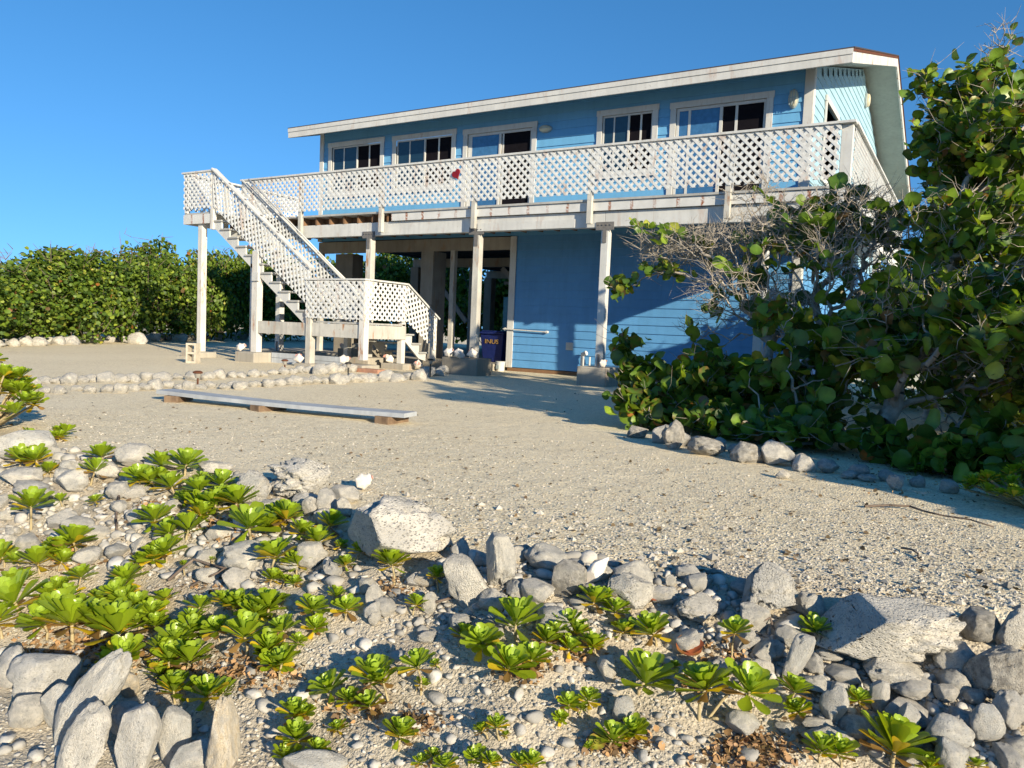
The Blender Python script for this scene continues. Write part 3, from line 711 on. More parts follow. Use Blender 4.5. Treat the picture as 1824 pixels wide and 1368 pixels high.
for (x, y, z, r, s, lb) in (
        (-13.33, 10.85, .30, (1.3, .3, .4), 1.0, 'white conch shell on the left rust-stained footing of the stair post'),
        (-11.62, 10.9, .15, (1.4, .2, 2.2), 1.15, 'pink and white conch shell at the foot of the middle stair post'),
        (-10.35, 10.85, .20, (1.2, .5, 1.0), 1.1, 'spiky white conch shell at the foot of the landing corner post'),
        (-10.3, 12.15, .20, (1.3, .1, 3.0), 1.1, 'white conch shell on the footing below the short lower flight'),
        (-9.75, 12.4, .12, (1.3, .4, 5.0), 1.1, 'white spiky conch shell right of the short lower flight'),
        (-8.72, 12.02, .42, (1.4, .2, .4), 1.0, 'white conch shell on the left corner of the big dark footing'),
        (-8.45, 12.0, .42, (1.2, 1.4, .2), 1.1, 'white conch shell lying left of the post on the big dark footing'),
        (-8.15, 12.02, .43, (1.3, .3, 2.0), 1.15, 'white conch shell right of the post on the big dark footing'),
        (-5.42, 12.0, .40, (1.3, .2, 1.0), .8, 'small pale conch shell on the footing beside the right deck post'),
        (-12.5, 13.1, .36, (1.3, .2, 4.0), .9, 'small white shell on the low concrete box behind the stairs')):
    conch((x, y, z), r, s, lb)

# bucket, cinder block, board on blocks, path lights
x, y, z, _ = hit(891, 661)
b = empty('bucket', (x, y, z), 'small white printed bucket standing left of the blue wall', 'bucket')
MB().lathe((x, y, z), [(.085, 0), (.105, .2), (.112, .2), (.112, .215), (.1, .215)], 18).build('pail', M['trim'], b, smooth=False)
MB().box(x - .05, x + .02, y - .106, y - .098, z + .05, z + .13).build('print', M['lampgrey'], b)
x, y = -13.05, 9.5; cb = empty('cinder_block', (x, y, 0), 'upright two-hole concrete block standing left of the stair post', 'block', rz=R_(28))
mb = MB(); W2, T2, H2 = .1, .10, .39
for a, b_ in ((0, .04), (.175, .215), (.35, .39)): mb.box(-W2, W2, -T2, T2, a, b_)
mb.box(-W2, -W2 + .035, -T2, T2, .04, .175).box(W2 - .035, W2, -T2, T2, .04, .175).box(-W2, -W2 + .035, -T2, T2, .215, .35).box(W2 - .035, W2, -T2, T2, .215, .35)
o = link('block_body', mb.mesh('block_body', M['cinder']), cb); cb.scale = (1, 1, 1)
Pa = Vector((-7.36, 5.02, .095)); Pb = Vector((-4.36, 5.46, .09))
mb = MB(); n_ = 12
for k in range(n_):
    a = Pa.lerp(Pb, k / n_); b_ = Pa.lerp(Pb, (k + 1) / n_)
    sg = lambda u_: -.025 * math.sin(u_ * math.pi * 2) * 0 - .018 * math.sin(u_ * math.pi)
    a.z += sg(k / n_); b_.z += sg((k + 1) / n_); mb.bar(a, b_, .23, .04)
tag(mb.build('long_plank', M['plank']), 'long weathered grey-white plank resting on three timber blocks on the gravel', 'plank')
for k, lb in ((.065, 'brown timber block under the left end of the long plank'), (.46, 'brown timber block under the middle of the long plank'), (.935, 'brown timber block under the right end of the long plank')):
    p = Pa.lerp(Pb, k); e = empty('timber_block', (p.x, p.y, 0), lb, 'block', 'blocks under the plank', rz=R_(random.Random(int(k * 99)).uniform(-25, 40)))
    MB_ = MB().box(-.075, .075, -.16, .16, -.02, .072 - .016 * math.sin(k * math.pi)); link('block_body', MB_.mesh('block_body', M['block']), e)
for (u, v, top, lb) in ((352, 691, 662, 'slim rusty brown path light left of the plank, leftmost of five'), (507, 665, 641, 'small brown path light before the second stair post'),
                        (620, 673, 646, 'black path light standing among the path rocks below the landing'), (690, 653, 630, 'grey capped path light before the short lower flight'), (766, 672, 640, 'black path light left of the big dark footing')):
    x, y, z, dep = hit(u, v); hh = (v - top) * dep / FPX
    e = empty('path_light', (x, y, z), lb, 'path light', 'solar path lights')
    MB().lathe((x, y, z), [(.012, -.05), (.012, hh - .07)], 8).build('stake', M['black'] if u > 600 else M['rusty'], e)
    MB().lathe((x, y, z), [(.03, hh - .08), (.045, hh - .02)], 12).build('lens', M['lightlens'], e)
    MB().lathe((x, y, z), [(.06, hh - .02), (.058, hh), (.03, hh + .012), (.005, hh + .014)], 12).build('cap', M['black'] if u > 550 else M['rusty'], e)

# ==PART2==
# ------------------------------------------------------------------ stones
def ico(n):
    import bmesh
    bm = bmesh.new(); bmesh.ops.create_icosphere(bm, subdivisions=n, radius=1.0)
    v = np.array([p.co[:] for p in bm.verts]); f = [tuple(q.index for q in fc.verts) for fc in bm.faces]; bm.free(); return v, f
ICO = {n: ico(n) for n in (1, 3, 4, 5)}
def rock_mesh(name, mat, seed, sub=4, rough=1.0, pits=0.0, flat=0.0):
    v, f = ICO[sub]; rr = random.Random(seed); off = Vector((rr.uniform(-50, 50), rr.uniform(-50, 50), rr.uniform(-50, 50)))
    cuts = []
    for k in range(5 + int(7 * rough)):      # flattened facets
        n = Vector((rr.gauss(0, 1), rr.gauss(0, 1), rr.gauss(0, 1))).normalized(); cuts.append((n, rr.uniform(.60, .92)))
    out = []
    for p in v:
        q = Vector(p); d = 1 + .30 * rough * noise.noise(q * 1.1 + off) + .14 * rough * noise.noise(q * 2.6 + off) + .06 * rough * noise.noise(q * 6 + off)
        d += .16 * rough * (.6 - 2 * abs(noise.noise(q * 2.3 + off * .7))) + .05 * rough * (1 - 2 * abs(noise.noise(q * 5.5 + off)))
        if sub >= 4: d += .04 * (.4 + rough) * noise.noise(q * 9 + off) + .03 * (.3 + rough) * noise.noise(q * 19 + off)
        if pits:
            c = noise.noise(q * 3.2 + off * 2); d -= pits * .30 * max(0, c - .12); c = noise.noise(q * 8 + off * 3); d -= pits * .16 * max(0, c - .05)
            if sub >= 5: d += pits * .045 * noise.noise(q * 22 + off)
        q = q * d
        for n, c in cuts:
            e = q.dot(n) - c
            if e > 0: q -= n * e * min(1, .92 + flat * .1)
        out.append(q[:])
    out = np.array(out); out -= (out.max(0) + out.min(0)) / 2; out /= (out.max(0) - out.min(0)) / 2
    m = bpy.data.meshes.new(name); m.from_pydata(out.tolist(), [], f); m.materials.append(mat)
    m.polygons.foreach_set('use_smooth', [True] * len(f)); m.update(); return m
RM = [rock_mesh('rock', M['rock'], i, 4, [.7, 1.3, .9, 1.6, .6][i % 5], [.2, .8, .4, 1.2, 0][i % 5]) for i in range(14)]
M['rock_grey'] = stone('grey_path_stone', [(.36, .355, .34), (.46, .44, .40), (.30, .30, .30), (.52, .49, .43)])
RG = [rock_mesh('rock', M['rock_grey'], 70 + i, 3, [1.0, 1.5, .8][i % 3], .6) for i in range(9)]
YAW = math.atan2(.5157, .8568)
placed = []
def rock(u, v, wpx, hpx, label, kind='rock', roll=0, mesh=None, group=None, seed=0, name='rock', sink=.12, deep=.8):
    """a stone whose outline is about wpx by hpx, its foot on the ground"""
    rr = random.Random(seed * 7 + int(u * 3 + v)); x, y, z, dep = hit(u, v + hpx * .3)
    for _ in range(3):
        a = wpx * dep / FPX / 2; hm = hpx * dep / FPX; sd = (CAM[2] - z) / dep; cdp = math.sqrt(max(.1, 1 - sd * sd))
        b = deep * (a if not roll else min(a, hm / 2)); b = min(b, .42 * hm / max(sd, .05))
        c = 1.12 * math.sqrt(max((hm / 2) ** 2 - (b * sd) ** 2, (.3 * a) ** 2)) / cdp
        hc = c * (1 - 1.7 * sink); x, y, z, dep = hit(u, v, hc)
    o = link(name, mesh or RM[rr.randrange(len(RM))], None, (x, y, z + hc))
    R = Matrix.Rotation(YAW, 3, 'Z') @ Matrix.Rotation(R_(roll), 3, 'Y') @ Matrix.Rotation(rr.uniform(-.25, .25), 3, 'Z')
    o.rotation_euler = R.to_euler(); o.scale = (a, b, c)
    tag(o, label, 'rock', group); placed.append((o.location.x, o.location.y, max(a, b))); return o
def big(mat, seed, sub=5, rough=1., pits=1., flat=0): return rock_mesh('rock', M[mat], seed, sub, rough, pits, flat)
# named stones: u, v, width, height (photo pixels), label, options
rock(45, 790, 104, 50, 'large smooth rounded pale boulder at the left edge below the leafy shrub', mesh=big('slab', 1, 4, .5, .2))
rock(132, 855, 58, 38, 'dark grey rounded rock behind the leftmost long-stemmed rosette plant', mesh=big('slab', 2, 4, .5, .2))
rock(42, 847, 82, 32, 'long pale flat-topped rock below the left pair of rosette plants')
rock(190, 838, 58, 34, 'grey rounded rock between two rosette plants at the top left')
rock(240, 812, 70, 40, 'broad grey-tan rock at the gravel edge right of the topmost rosette', mesh=big('rock', 3, 4, .7))
rock(213, 875, 44, 30, 'pale rounded rock below the gap in the top rosette row')
rock(300, 820, 80, 22, 'low grey rock half buried at the gravel edge')
rock(385, 832, 70, 24, 'low pale rock ledge at the gravel edge left of the knobbly boulder')
rock(452, 868, 66, 58, 'rough grey rock just left of the knobbly cream boulder', mesh=big('rock_big', 4, 4, 1.))
rock(530, 853, 112, 66, 'knobbly cream boulder at the gravel edge left of the white conch', mesh=big('rock_big', 5, 5, 1.5, 1.6), sink=.1)
rock(486, 905, 64, 36, 'flat grey rock below the knobbly cream boulder')
rock(552, 903, 30, 34, 'small round grey rock below the knobbly cream boulder')
rock(583, 893, 38, 42, 'curved grey rock right of the small round one')
rock(614, 882, 52, 30, 'smooth grey rock just left of the white conch shell')
rock(612, 905, 36, 36, 'grey rock wedged at the left end of the great pitted slab')
rock(712, 940, 205, 118, 'great pitted grey slab boulder, the biggest rock in the middle', mesh=big('rock_big', 7, 5, 1.0, 1.1, .6), sink=.1, deep=.85)
rock(556, 990, 56, 44, 'rough grey rock left of the great pitted slab, under a long-stemmed rosette')
rock(760, 1030, 52, 28, 'pale tan flat rock behind the tall single rosette', mesh=big('rock_tan', 8, 4, .8, .3))
rock(738, 1033, 30, 26, 'small round grey rock right of the tan flat rock')
rock(826, 1032, 66, 84, 'leaning grey rock left of the upright cream one', mesh=big('rock_big', 9, 4, 1., .7), roll=-28)
rock(892, 1000, 58, 84, 'upright cream coral rock standing at the gravel edge', mesh=big('rock', 10, 5, .8, .8), sink=.08)
rock(820, 980, 36, 40, 'dark grey rock behind the leaning and upright rocks')
rock(1010, 1032, 66, 66, 'dark striated upright rock left of the white pitted piece', mesh=big('rock_dark', 11, 4, .7, .2), roll=25)
rock(1063, 1016, 28, 54, 'white pitted coral piece leaning on the dark striated rock', mesh=big('shell', 12, 4, .9, .8), roll=35)
rock(1128, 1052, 92, 58, 'pale hollowed rock above the right rosette cluster', mesh=big('rock_big', 13, 5, 1.1, 1.5))
rock(1241, 1080, 82, 48, 'blocky grey-tan rock near the orange dry leaf', mesh=big('rock_big', 14, 5, .6, .8, .8))
rock(1182, 1062, 52, 34, 'dark rock beside the blocky grey-tan one')
rock(1195, 1034, 20, 20, 'small round cream cobble above the blocky rock')
rock(1372, 1046, 96, 84, 'knobbly blue-grey boulder at the gravel edge right of centre', mesh=big('rock_big', 15, 5, 1.5, 1.6), sink=.05)
rock(1345, 1102, 64, 48, 'small knobbly rock under the blue-grey boulder', mesh=big('rock_big', 16, 4, 1.3, 1.2))
rock(1442, 1078, 60, 40, 'low pitted rock between the knobbly boulder and the big right slab', mesh=big('rock_big', 17, 4, 1., 1.))
rock(1585, 1118, 250, 112, 'huge flat grey slab rock on the right by the gravel edge', mesh=big('rock_big', 18, 5, 1.1, 1.3, .8), sink=.12, deep=.8)
rock(1745, 1114, 68, 52, 'dark rounded rock perched right of the huge flat slab', mesh=big('rock_dark', 19, 4, .6, .3))
rock(1806, 1120, 62, 74, 'rough grey rock at the right edge of the gravel border', mesh=big('rock_big', 20, 4, 1.2, 1.2))
rock(1775, 1195, 104, 92, 'black-pitted dark boulder at the right edge', mesh=big('rock_dark', 21, 5, .9, 1.7))
rock(1406, 1134, 56, 38, 'brain coral lump left of the huge slab', mesh=big('rock', 22, 4, .5, 1.))
rock(1420, 1168, 46, 76, 'speckled grey rock leaning on the brain coral', mesh=big('slab', 23, 4, .5, .8), roll=24)
rock(1478, 1165, 56, 26, 'flat dark rock right of the speckled leaning one')
rock(1588, 1196, 112, 58, 'broad pale rock below the huge slab', mesh=big('rock_big', 24, 5, .8, .8))
rock(1628, 1228, 84, 46, 'rounded rock right of the broad pale one', mesh=big('rock', 25, 4, .8, .6))
rock(1486, 1258, 50, 62, 'upright smooth cone-shaped rock left of the small rosette', mesh=big('slab', 26, 4, .6, .3))
rock(1455, 1218, 62, 34, 'fan-ribbed coral rock above the cone-shaped rock')
rock(1566, 1242, 34, 52, 'oval speckled rock right of the small rosette', mesh=big('slab', 27, 4, .4, .5))
rock(1612, 1262, 82, 32, 'long flat grey rock below the rounded one')
rock(1690, 1236, 44, 30, 'small oval rock left of the black-pitted boulder')
rock(1740, 1242, 40, 26, 'small grey rock in front of the black-pitted boulder')
rock(1614, 1288, 46, 54, 'pointed grey rock in the lower right heap', mesh=big('slab', 28, 4, .7, .4))
rock(1646, 1290, 30, 20, 'small oval cobble right of the pointed rock')
rock(1688, 1306, 84, 62, 'blue-grey smooth boulder in the lower right heap', mesh=big('slab', 29, 4, .5, .4))
rock(1757, 1290, 60, 62, 'grey rounded boulder right of the blue-grey smooth one', mesh=big('slab', 30, 4, .5, .4))
rock(1800, 1262, 56, 60, 'pale rough rock at the right edge below the black-pitted boulder', mesh=big('rock', 31, 4, .9, .6))
rock(1695, 1348, 58, 52, 'smooth pale stone at the bottom right', mesh=big('slab', 32, 4, .5, .3))
rock(1455, 1290, 56, 22, 'long smooth oval stone below the cone-shaped rock')
rock(1474, 1313, 92, 30, 'wide flat stone low in the right heap')
rock(1396, 1296, 32, 20, 'small pale cobble right of the forked rosette plant')
rock(1322, 1285, 62, 44, 'pale smooth rock under the forked rosette plant', mesh=big('slab', 33, 4, .5, .2))
rock(1112, 1262, 42, 40, 'tall pale pebble-topped rock below the dark rosette', mesh=big('slab', 34, 4, .6, .5))
rock(1080, 1190, 34, 44, 'blue-grey pointed rock left of the dark rosette')
rock(24, 1186, 64, 62, 'smooth blue-grey boulder at the left edge', mesh=big('slab', 35, 4, .4, 0))
rock(78, 1205, 118, 80, 'large rounded grey boulder behind the pointed white one', mesh=big('slab', 36, 4, .6, .2))
rock(160, 1243, 72, 168, 'long white pointed stone leaning to the right', mesh=big('slab', 37, 5, .5, .1), roll=38, deep=.6)
rock(108, 1258, 62, 66, 'grey slanted stone left of the white pointed one', mesh=big('slab', 38, 4, .6, .1, .5), roll=30)
rock(48, 1268, 62, 50, 'ribbed pale clam-like stone at the left', mesh=big('rock', 39, 4, .6, .3), roll=10)
rock(152, 1325, 78, 118, 'tall knobbed grey stone in the bottom left row', mesh=big('slab', 40, 4, .6, .1), roll=22, deep=.55)
rock(222, 1285, 70, 62, 'grey angled stone behind the bottom left row', mesh=big('slab', 41, 4, .6, .1, .5))
rock(242, 1328, 76, 120, 'broad upright grey stone in the bottom left row', mesh=big('slab', 42, 4, .6, .1, .6), roll=12, deep=.55)
rock(314, 1312, 56, 84, 'narrow upright grey stone in the bottom left row', mesh=big('slab', 43, 4, .5, .1), roll=4, deep=.6)
rock(228, 1222, 40, 48, 'small cream shell-like stone behind the white pointed one', mesh=big('rock_tan', 44, 4, .8, .5))
rock(345, 1352, 76, 60, 'whitish rounded stone at the bottom edge', mesh=big('slab', 45, 4, .6, .1))
rock(396, 1325, 66, 128, 'tan rough coral column right of the bottom left row', mesh=big('rock_tan', 46, 5, .45, .7, .9), sink=.1, deep=.7)
rock(560, 1362, 120, 34, 'low pale rock at the bottom edge', mesh=big('slab', 47, 4, .6, .4))
rock(668, 1102, 24, 24, 'small pale round stone beside the lit oval one'); rock(663, 1090, 34, 34, 'lit white oval stone among rosettes in the middle', mesh=big('slab', 48, 4, .4, 0))
rock(760, 1135, 36, 20, 'flat white oval stone left of the big middle rosettes'); rock(667, 1062, 32, 40, 'pointed pale stone above the lit oval one'); rock(655, 1045, 32, 26, 'dark grey stone behind the pointed pale one')
rock(765, 1075, 30, 36, 'grey faceted stone right of the small lit rosette'); rock(822, 1110, 40, 28, 'pitted white stone left of the big middle rosettes')
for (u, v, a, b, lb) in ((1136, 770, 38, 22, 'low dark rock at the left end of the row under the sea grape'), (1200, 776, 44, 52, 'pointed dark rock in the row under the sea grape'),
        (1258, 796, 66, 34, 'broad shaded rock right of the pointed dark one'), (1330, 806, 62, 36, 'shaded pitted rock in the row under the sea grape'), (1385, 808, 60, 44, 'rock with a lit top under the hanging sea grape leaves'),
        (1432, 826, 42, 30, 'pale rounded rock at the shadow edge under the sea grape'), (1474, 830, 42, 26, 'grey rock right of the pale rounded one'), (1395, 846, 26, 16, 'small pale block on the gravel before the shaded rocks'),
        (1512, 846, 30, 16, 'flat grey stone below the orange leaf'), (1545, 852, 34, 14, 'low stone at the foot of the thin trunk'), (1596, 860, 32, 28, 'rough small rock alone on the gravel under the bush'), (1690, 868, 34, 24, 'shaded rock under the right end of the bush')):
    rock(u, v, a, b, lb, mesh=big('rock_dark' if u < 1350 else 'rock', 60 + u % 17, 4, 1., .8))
ON = 'zeroth first second third fourth fifth sixth seventh eighth ninth tenth eleventh twelfth thirteenth fourteenth fifteenth sixteenth seventeenth eighteenth nineteenth twentieth'.split()
def nth(k):
    if k == 1: return 'leftmost'
    if k <= 20: return ON[k] + ' from the left'
    t_ = {2: 'twent', 3: 'thirt', 4: 'fort'}[k // 10]; return (t_ + 'ieth' if k % 10 == 0 else t_ + 'y-' + ON[k % 10]) + ' from the left'
def row(pts, n, smin, smax, label, group, seed, jit=3, asp=.62):
    rr = random.Random(seed)
    for k in range(n):
        t_ = (k + .5) / n * (len(pts) - 1); i = min(int(t_), len(pts) - 2); t_ -= i
        u = pts[i][0] + (pts[i + 1][0] - pts[i][0]) * t_ + rr.uniform(-jit, jit); v = pts[i][1] + (pts[i + 1][1] - pts[i][1]) * t_ + rr.uniform(-1.6, 1.6) * jit / 3
        wv = rr.uniform(smin, smax); rock(u, v, wv, wv * rr.uniform(asp * .8, asp * 1.3), nth(k + 1) + ' ' + label, group=group, seed=k + seed, sink=.26, mesh=RG[rr.randrange(9)])
row([(-10, 612), (100, 607), (200, 605), (300, 602), (440, 598)], 30, 17, 32, 'of the pale rocks bordering the foot of the hedge', 'rocks along the hedge', 1)
row([(250, 603), (440, 601)], 9, 14, 24, 'of the smaller rocks in the hedge shadow left of the stairs', 'rocks along the hedge', 71)
row([(440, 598), (620, 592), (720, 592)], 10, 14, 24, 'of the shaded rocks seen beneath the staircase', 'rocks behind the staircase', 72)
row([(30, 681), (130, 677), (250, 673), (380, 670), (480, 666), (560, 659), (650, 656)], 30, 19, 33, 'in the upper row of stones edging the path', 'upper row of path stones', 2, 4)
row([(0, 699), (60, 695), (200, 692), (300, 688), (400, 687), (480, 684), (560, 679), (640, 676), (720, 672), (800, 660)], 44, 17, 32, 'in the lower row of stones edging the path', 'lower row of path stones', 3, 4)
row([(1168, 772), (1230, 786), (1300, 799), (1360, 806), (1450, 824), (1560, 846), (1660, 862)], 12, 30, 52, 'of the half hidden dark rocks behind the shaded border row', 'half hidden rocks under the sea grape', 5, 5)
def inpoly(u, v, P):
    c = False
    for i in range(len(P)):
        (a, b), (d, e) = P[i], P[i - 1]
        if (b > v) != (e > v) and u < (d - a) * (v - b) / (e - b) + a: c = not c
    return c
def scatter(P, n, smin, smax, seed, fn, ov=.75, tries=60):
    rr = random.Random(seed); us = [p[0] for p in P]; vs_ = [p[1] for p in P]; k = 0
    for _ in range(n * tries):
        if k >= n: break
        u = rr.uniform(min(us), max(us)); v = rr.uniform(min(vs_), max(vs_))
        if not inpoly(u, v, P): continue
        x, y, z, dep = hit(u, v); s = smin * (smax / smin) ** (rr.random() ** 1.6)
        if any((x - a) ** 2 + (y - b) ** 2 < (ov * (s + c)) ** 2 for a, b, c in placed): continue
        fn(x, y, z, s, rr); placed.append((x, y, s)); k += 1
def fill(label, group):
    def fn(x, y, z, s, rr):
        o = link('rock', RM[rr.randrange(len(RM))], None, (x, y, z + s * .25), (rr.uniform(-.3, .3), rr.uniform(-.3, .3), rr.uniform(0, 6.28)), (s, s * rr.uniform(.6, .95), s * rr.uniform(.45, .8)))
        tag(o, label, 'rock', group)
    return fn
def number(group):
    for k, o in enumerate(sorted([o for o in C.objects if o.get('group') == group], key=lambda o: proj(o.location)[0])): o['label'] = nth(k + 1) + ' ' + o['label']
PLR = []      # ground spots kept free for plants
Z1 = [(0, 800), (200, 800), (420, 835), (600, 900), (620, 1040), (480, 1060), (350, 1035), (130, 1010), (0, 975)]
Z2 = [(600, 1010), (800, 990), (960, 975), (1400, 1060), (1440, 1180), (1150, 1150), (1000, 1130), (700, 1130)]
Z3 = [(1330, 1110), (1500, 1180), (1824, 1180), (1824, 1368), (1600, 1368), (1400, 1250), (1280, 1200)]
Z4 = [(0, 1010), (400, 1040), (700, 1120), (1300, 1180), (1450, 1368), (0, 1368)]
# centre u, v, width in px, stem length in px (0 = default)
PL = '''34 813 44 0;70 815 42 0;89 836 28 0;160 832 45 26;186 807 38 0;56 893 54 44;114 888 22 12;174 889 22 12;248 847 42 0;282 825 40 0;329 822 52 0;285 847 32 0;310 863 46 0;359 869 50 0;397 858 48 0;417 888 54 0;381 893 52 0;348 896 42 0;
450 929 70 30;329 937 52 0;277 918 50 24;134 959 50 26;121 973 44 0;69 995 55 20;104 998 40 0;297 981 50 0;254 1000 33 0;230 1025 45 0;140 1025 38 26;485 981 56 44;491 915 34 0;482 1028 30 0;380 1000 14 0;5 987 45 0;329 1004 14 18;
508 914 46 30;581 928 46 0;570 958 52 0;543 944 36 0;502 1036 20 0;528 1036 22 0;601 969 22 0;636 980 34 0;617 1002 30 0;661 972 38 16;677 975 20 0;705 999 54 34;783 1021 32 30;736 1071 34 24;591 1060 30 0;557 1079 44 0;614 1084 46 0;472 1079 55 0;
506 1114 44 28;554 1119 36 0;529 1144 25 0;497 1177 52 30;477 1163 32 0;590 1221 58 24;653 1199 70 34;694 1202 38 44;625 1243 40 0;664 1254 46 26;750 1174 56 56;746 1218 22 0;529 1262 44 0;535 1309 50 0;557 1331 34 0;505 1344 36 0;590 1298 30 0;
708 1309 56 0;740 1347 28 18;768 1344 26 18;793 1350 40 18;834 1347 36 0;861 1355 32 0;891 1290 32 22;869 1298 26 14;902 1311 14 0;935 1358 34 0;788 1184 16 0;919 1106 80 30;864 1136 58 24;902 1172 70 30;
1056 1065 50 20;1097 1087 46 0;1100 1118 40 0;1025 1109 46 0;1031 1128 44 0;1063 1143 44 16;1010 1156 36 20;1169 1121 58 22;1304 1115 48 52;1135 1206 88 20;1247 1212 84 60;1335 1218 90 60;1016 1247 38 24;1050 1243 38 34;1085 1309 54 20;1003 1284 24 0;1034 1268 18 0;941 1353 38 0;1050 1337 16 0;1200 1190 18 0;
1459 1119 50 0;1409 1221 50 40;1435 1262 40 18;1536 1245 38 24;1461 1327 50 22;1502 1341 54 0;1587 1331 100 30;1659 1362 38 0;1731 1363 28 0;
10 1035 52 0;38 1063 82 30;90 1058 46 0;131 1101 84 36;84 1104 58 30;4 1100 60 30;104 1047 34 0;208 1055 45 24;228 1071 40 0;178 1088 46 0;172 1068 34 0;249 1077 40 0;296 1064 34 0;274 1090 45 0;269 1110 34 0;219 1118 84 30;307 1137 56 20;334 1120 48 0;348 1101 38 0;348 1079 40 0;397 1066 34 0;392 1112 40 24;444 1090 56 0;477 1074 40 0;441 1126 64 36;493 1118 30 0;290 1153 50 20;332 1167 62 20;225 1167 52 24;271 1197 40 0;312 1225 54 0;365 1227 52 30;488 1175 44 0'''
for s_ in PL.replace('\n', '').split(';'):
    u, v, wd, st = map(float, s_.split()); x, y, z, dep = hit(u, v + (st or wd * .38) + wd * .12); placed.append((x, y, .35 * wd * dep / FPX)); x, y, z, dep = hit(u, v + wd * .3); placed.append((x, y, .3 * wd * dep / FPX))
scatter(Z1, 34, .06, .12, 11, fill('of the bigger loose rocks in the upper left stony bed', 'stones of the upper left bed'), .62); number('stones of the upper left bed')
scatter(Z2, 15, .05, .10, 12, fill('of the loose rocks in the ridge between yard and rosettes', 'stones of the middle ridge'), .62); number('stones of the middle ridge')
scatter(Z3, 22, .05, .09, 13, fill('of the loose rounded rocks in the lower right heap', 'stones of the lower right heap'), .6); number('stones of the lower right heap')
def rubble():
    acc = []
    def fn(x, y, z, s, rr): acc.append((x, y, z, s, rr.randrange(12), rr.uniform(0, 6.28), rr.uniform(.55, 1), rr.uniform(.4, .8), rr.uniform(.24, .54)))
    scatter(Z1, 420, .016, .06, 31, fn, .6, 40); scatter(Z2, 260, .014, .05, 32, fn, .6, 40); scatter(Z3, 300, .014, .05, 33, fn, .55, 40); scatter(Z4, 1150, .006, .036, 34, fn, .85, 40)
    V = []; F = []; Cc = []; n0 = 0
    for (x, y, z, s, k, a, p, q, b) in acc:
        v, f = LOW[k]; c_, s_ = math.cos(a), math.sin(a); w_ = v * np.array([s, s * p, s * q]); w_ = np.column_stack([w_[:, 0] * c_ - w_[:, 1] * s_, w_[:, 0] * s_ + w_[:, 1] * c_, w_[:, 2]]) + np.array([x, y, z + s * .18])
        V.append(w_); F += [tuple(i + n0 for i in t_) for t_ in f]; n0 += len(v); Cc.append(np.tile([b, b * .965, b * .88], (len(v), 1)))
    m = bpy.data.meshes.new('rubble'); m.from_pydata(np.vstack(V).tolist(), [], F); m.materials.append(M['rubble']); setcol(m, np.vstack(Cc)); m.polygons.foreach_set('use_smooth', [True] * len(F)); m.update()
    tag(link('rubble', m), 'small broken coral stones between the larger rocks', 'rubble', None, 'stuff')
ICO[2] = ico(2); LOW = []
for i in range(12):
    m = rock_mesh('tmp', M['rock'], i + 40, 2, 1.7, .6); LOW.append((np.array([p.co[:] for p in m.vertices]), [tuple(q.vertices) for q in m.polygons])); bpy.data.meshes.remove(m)
t = NT('rubble'); at_ = t.n('Attribute', {}, attribute_name='tint').outputs['Color']; nz = t.noise(45, 5, .65)
M['rubble'] = t.done(t.mix(t.ramp(nz, [(.5, 0.), (.7, .5)]), at_, (.22, .21, .2)), .92, t.bump(nz, .6, .006), .15)
rubble()

# ------------------------------------------------------------------ uncountable pebbles
def pebbles(name, label, zones, mat, sub=1):
    v, f = ICO[1] if sub else (np.array([(1, 0, 0), (0, 1, 0), (-1, 0, 0), (0, -1, 0), (0, 0, 1), (0, 0, -1)], float), [(0, 1, 4), (1, 2, 4), (2, 3, 4), (3, 0, 4), (1, 0, 5), (2, 1, 5), (3, 2, 5), (0, 3, 5)])
    rng = np.random.default_rng(5); V = []; F = []; Cc = []; n0 = 0; f = np.array(f)
    for P, n, smin, smax in zones:
        us = [p[0] for p in P]; vs_ = [p[1] for p in P]; k = 0
        while k < n:
            u = rng.uniform(min(us), max(us)); v_ = rng.uniform(min(vs_), max(vs_)); 
            if not inpoly(u, v_, P): k += .3; continue
            k += 1; p = hit(u, v_); z = p[2]
            s = smin * (smax / smin) ** (rng.random() ** 2.2); q = v * (s * np.array([1, rng.uniform(.5, 1), rng.uniform(.35, .7)])) * (1 + .25 * rng.standard_normal((len(v), 1)) * .6)
            a = rng.uniform(0, 6.28); c_, s_ = math.cos(a), math.sin(a)
            q = np.column_stack([q[:, 0] * c_ - q[:, 1] * s_, q[:, 0] * s_ + q[:, 1] * c_, q[:, 2]]) + np.array([p[0], p[1], z + s * .15])
            V.append(q); F.append(f + n0); n0 += len(v); b = rng.uniform(.3, .58) * (.4 if rng.random() < .22 else 1); Cc.append(np.tile([b, b * .93, b * .80], (len(v), 1)))
    m = bpy.data.meshes.new(name); m.from_pydata(np.vstack(V).tolist(), [], np.vstack(F).tolist()); m.materials.append(mat); setcol(m, np.vstack(Cc)); m.update()
    o = bpy.data.objects.new(name, m); C.objects.link(o); return tag(o, label, 'pebbles', None, 'stuff')
t = NT('pebble'); at = t.n('Attribute', {}, attribute_name='tint').outputs['Color']; M['pebble'] = t.done(at, .9, t.bump(t.noise(60, 3), .4, .004), .15)
YARD = [(0, 720), (1080, 790), (1824, 960), (1824, 1085), (1470, 1060), (1100, 995), (800, 960), (620, 880), (480, 840), (100, 790), (0, 760)]
pebbles('gravel', 'pale coral gravel spread over the yard', [(YARD, 30000, .003, .011), ([(600, 860), (1824, 1000), (1824, 1100), (900, 990)], 400, .012, .028)], M['pebble'], 0)
pebbles('pebbles', 'small coral pebbles and rubble among the rocks and plants', [(Z1, 3000, .004, .016), (Z2, 2500, .004, .014), (Z3, 2000, .004, .014), (Z4, 6000, .0025, .007)], M['pebble'], 1)

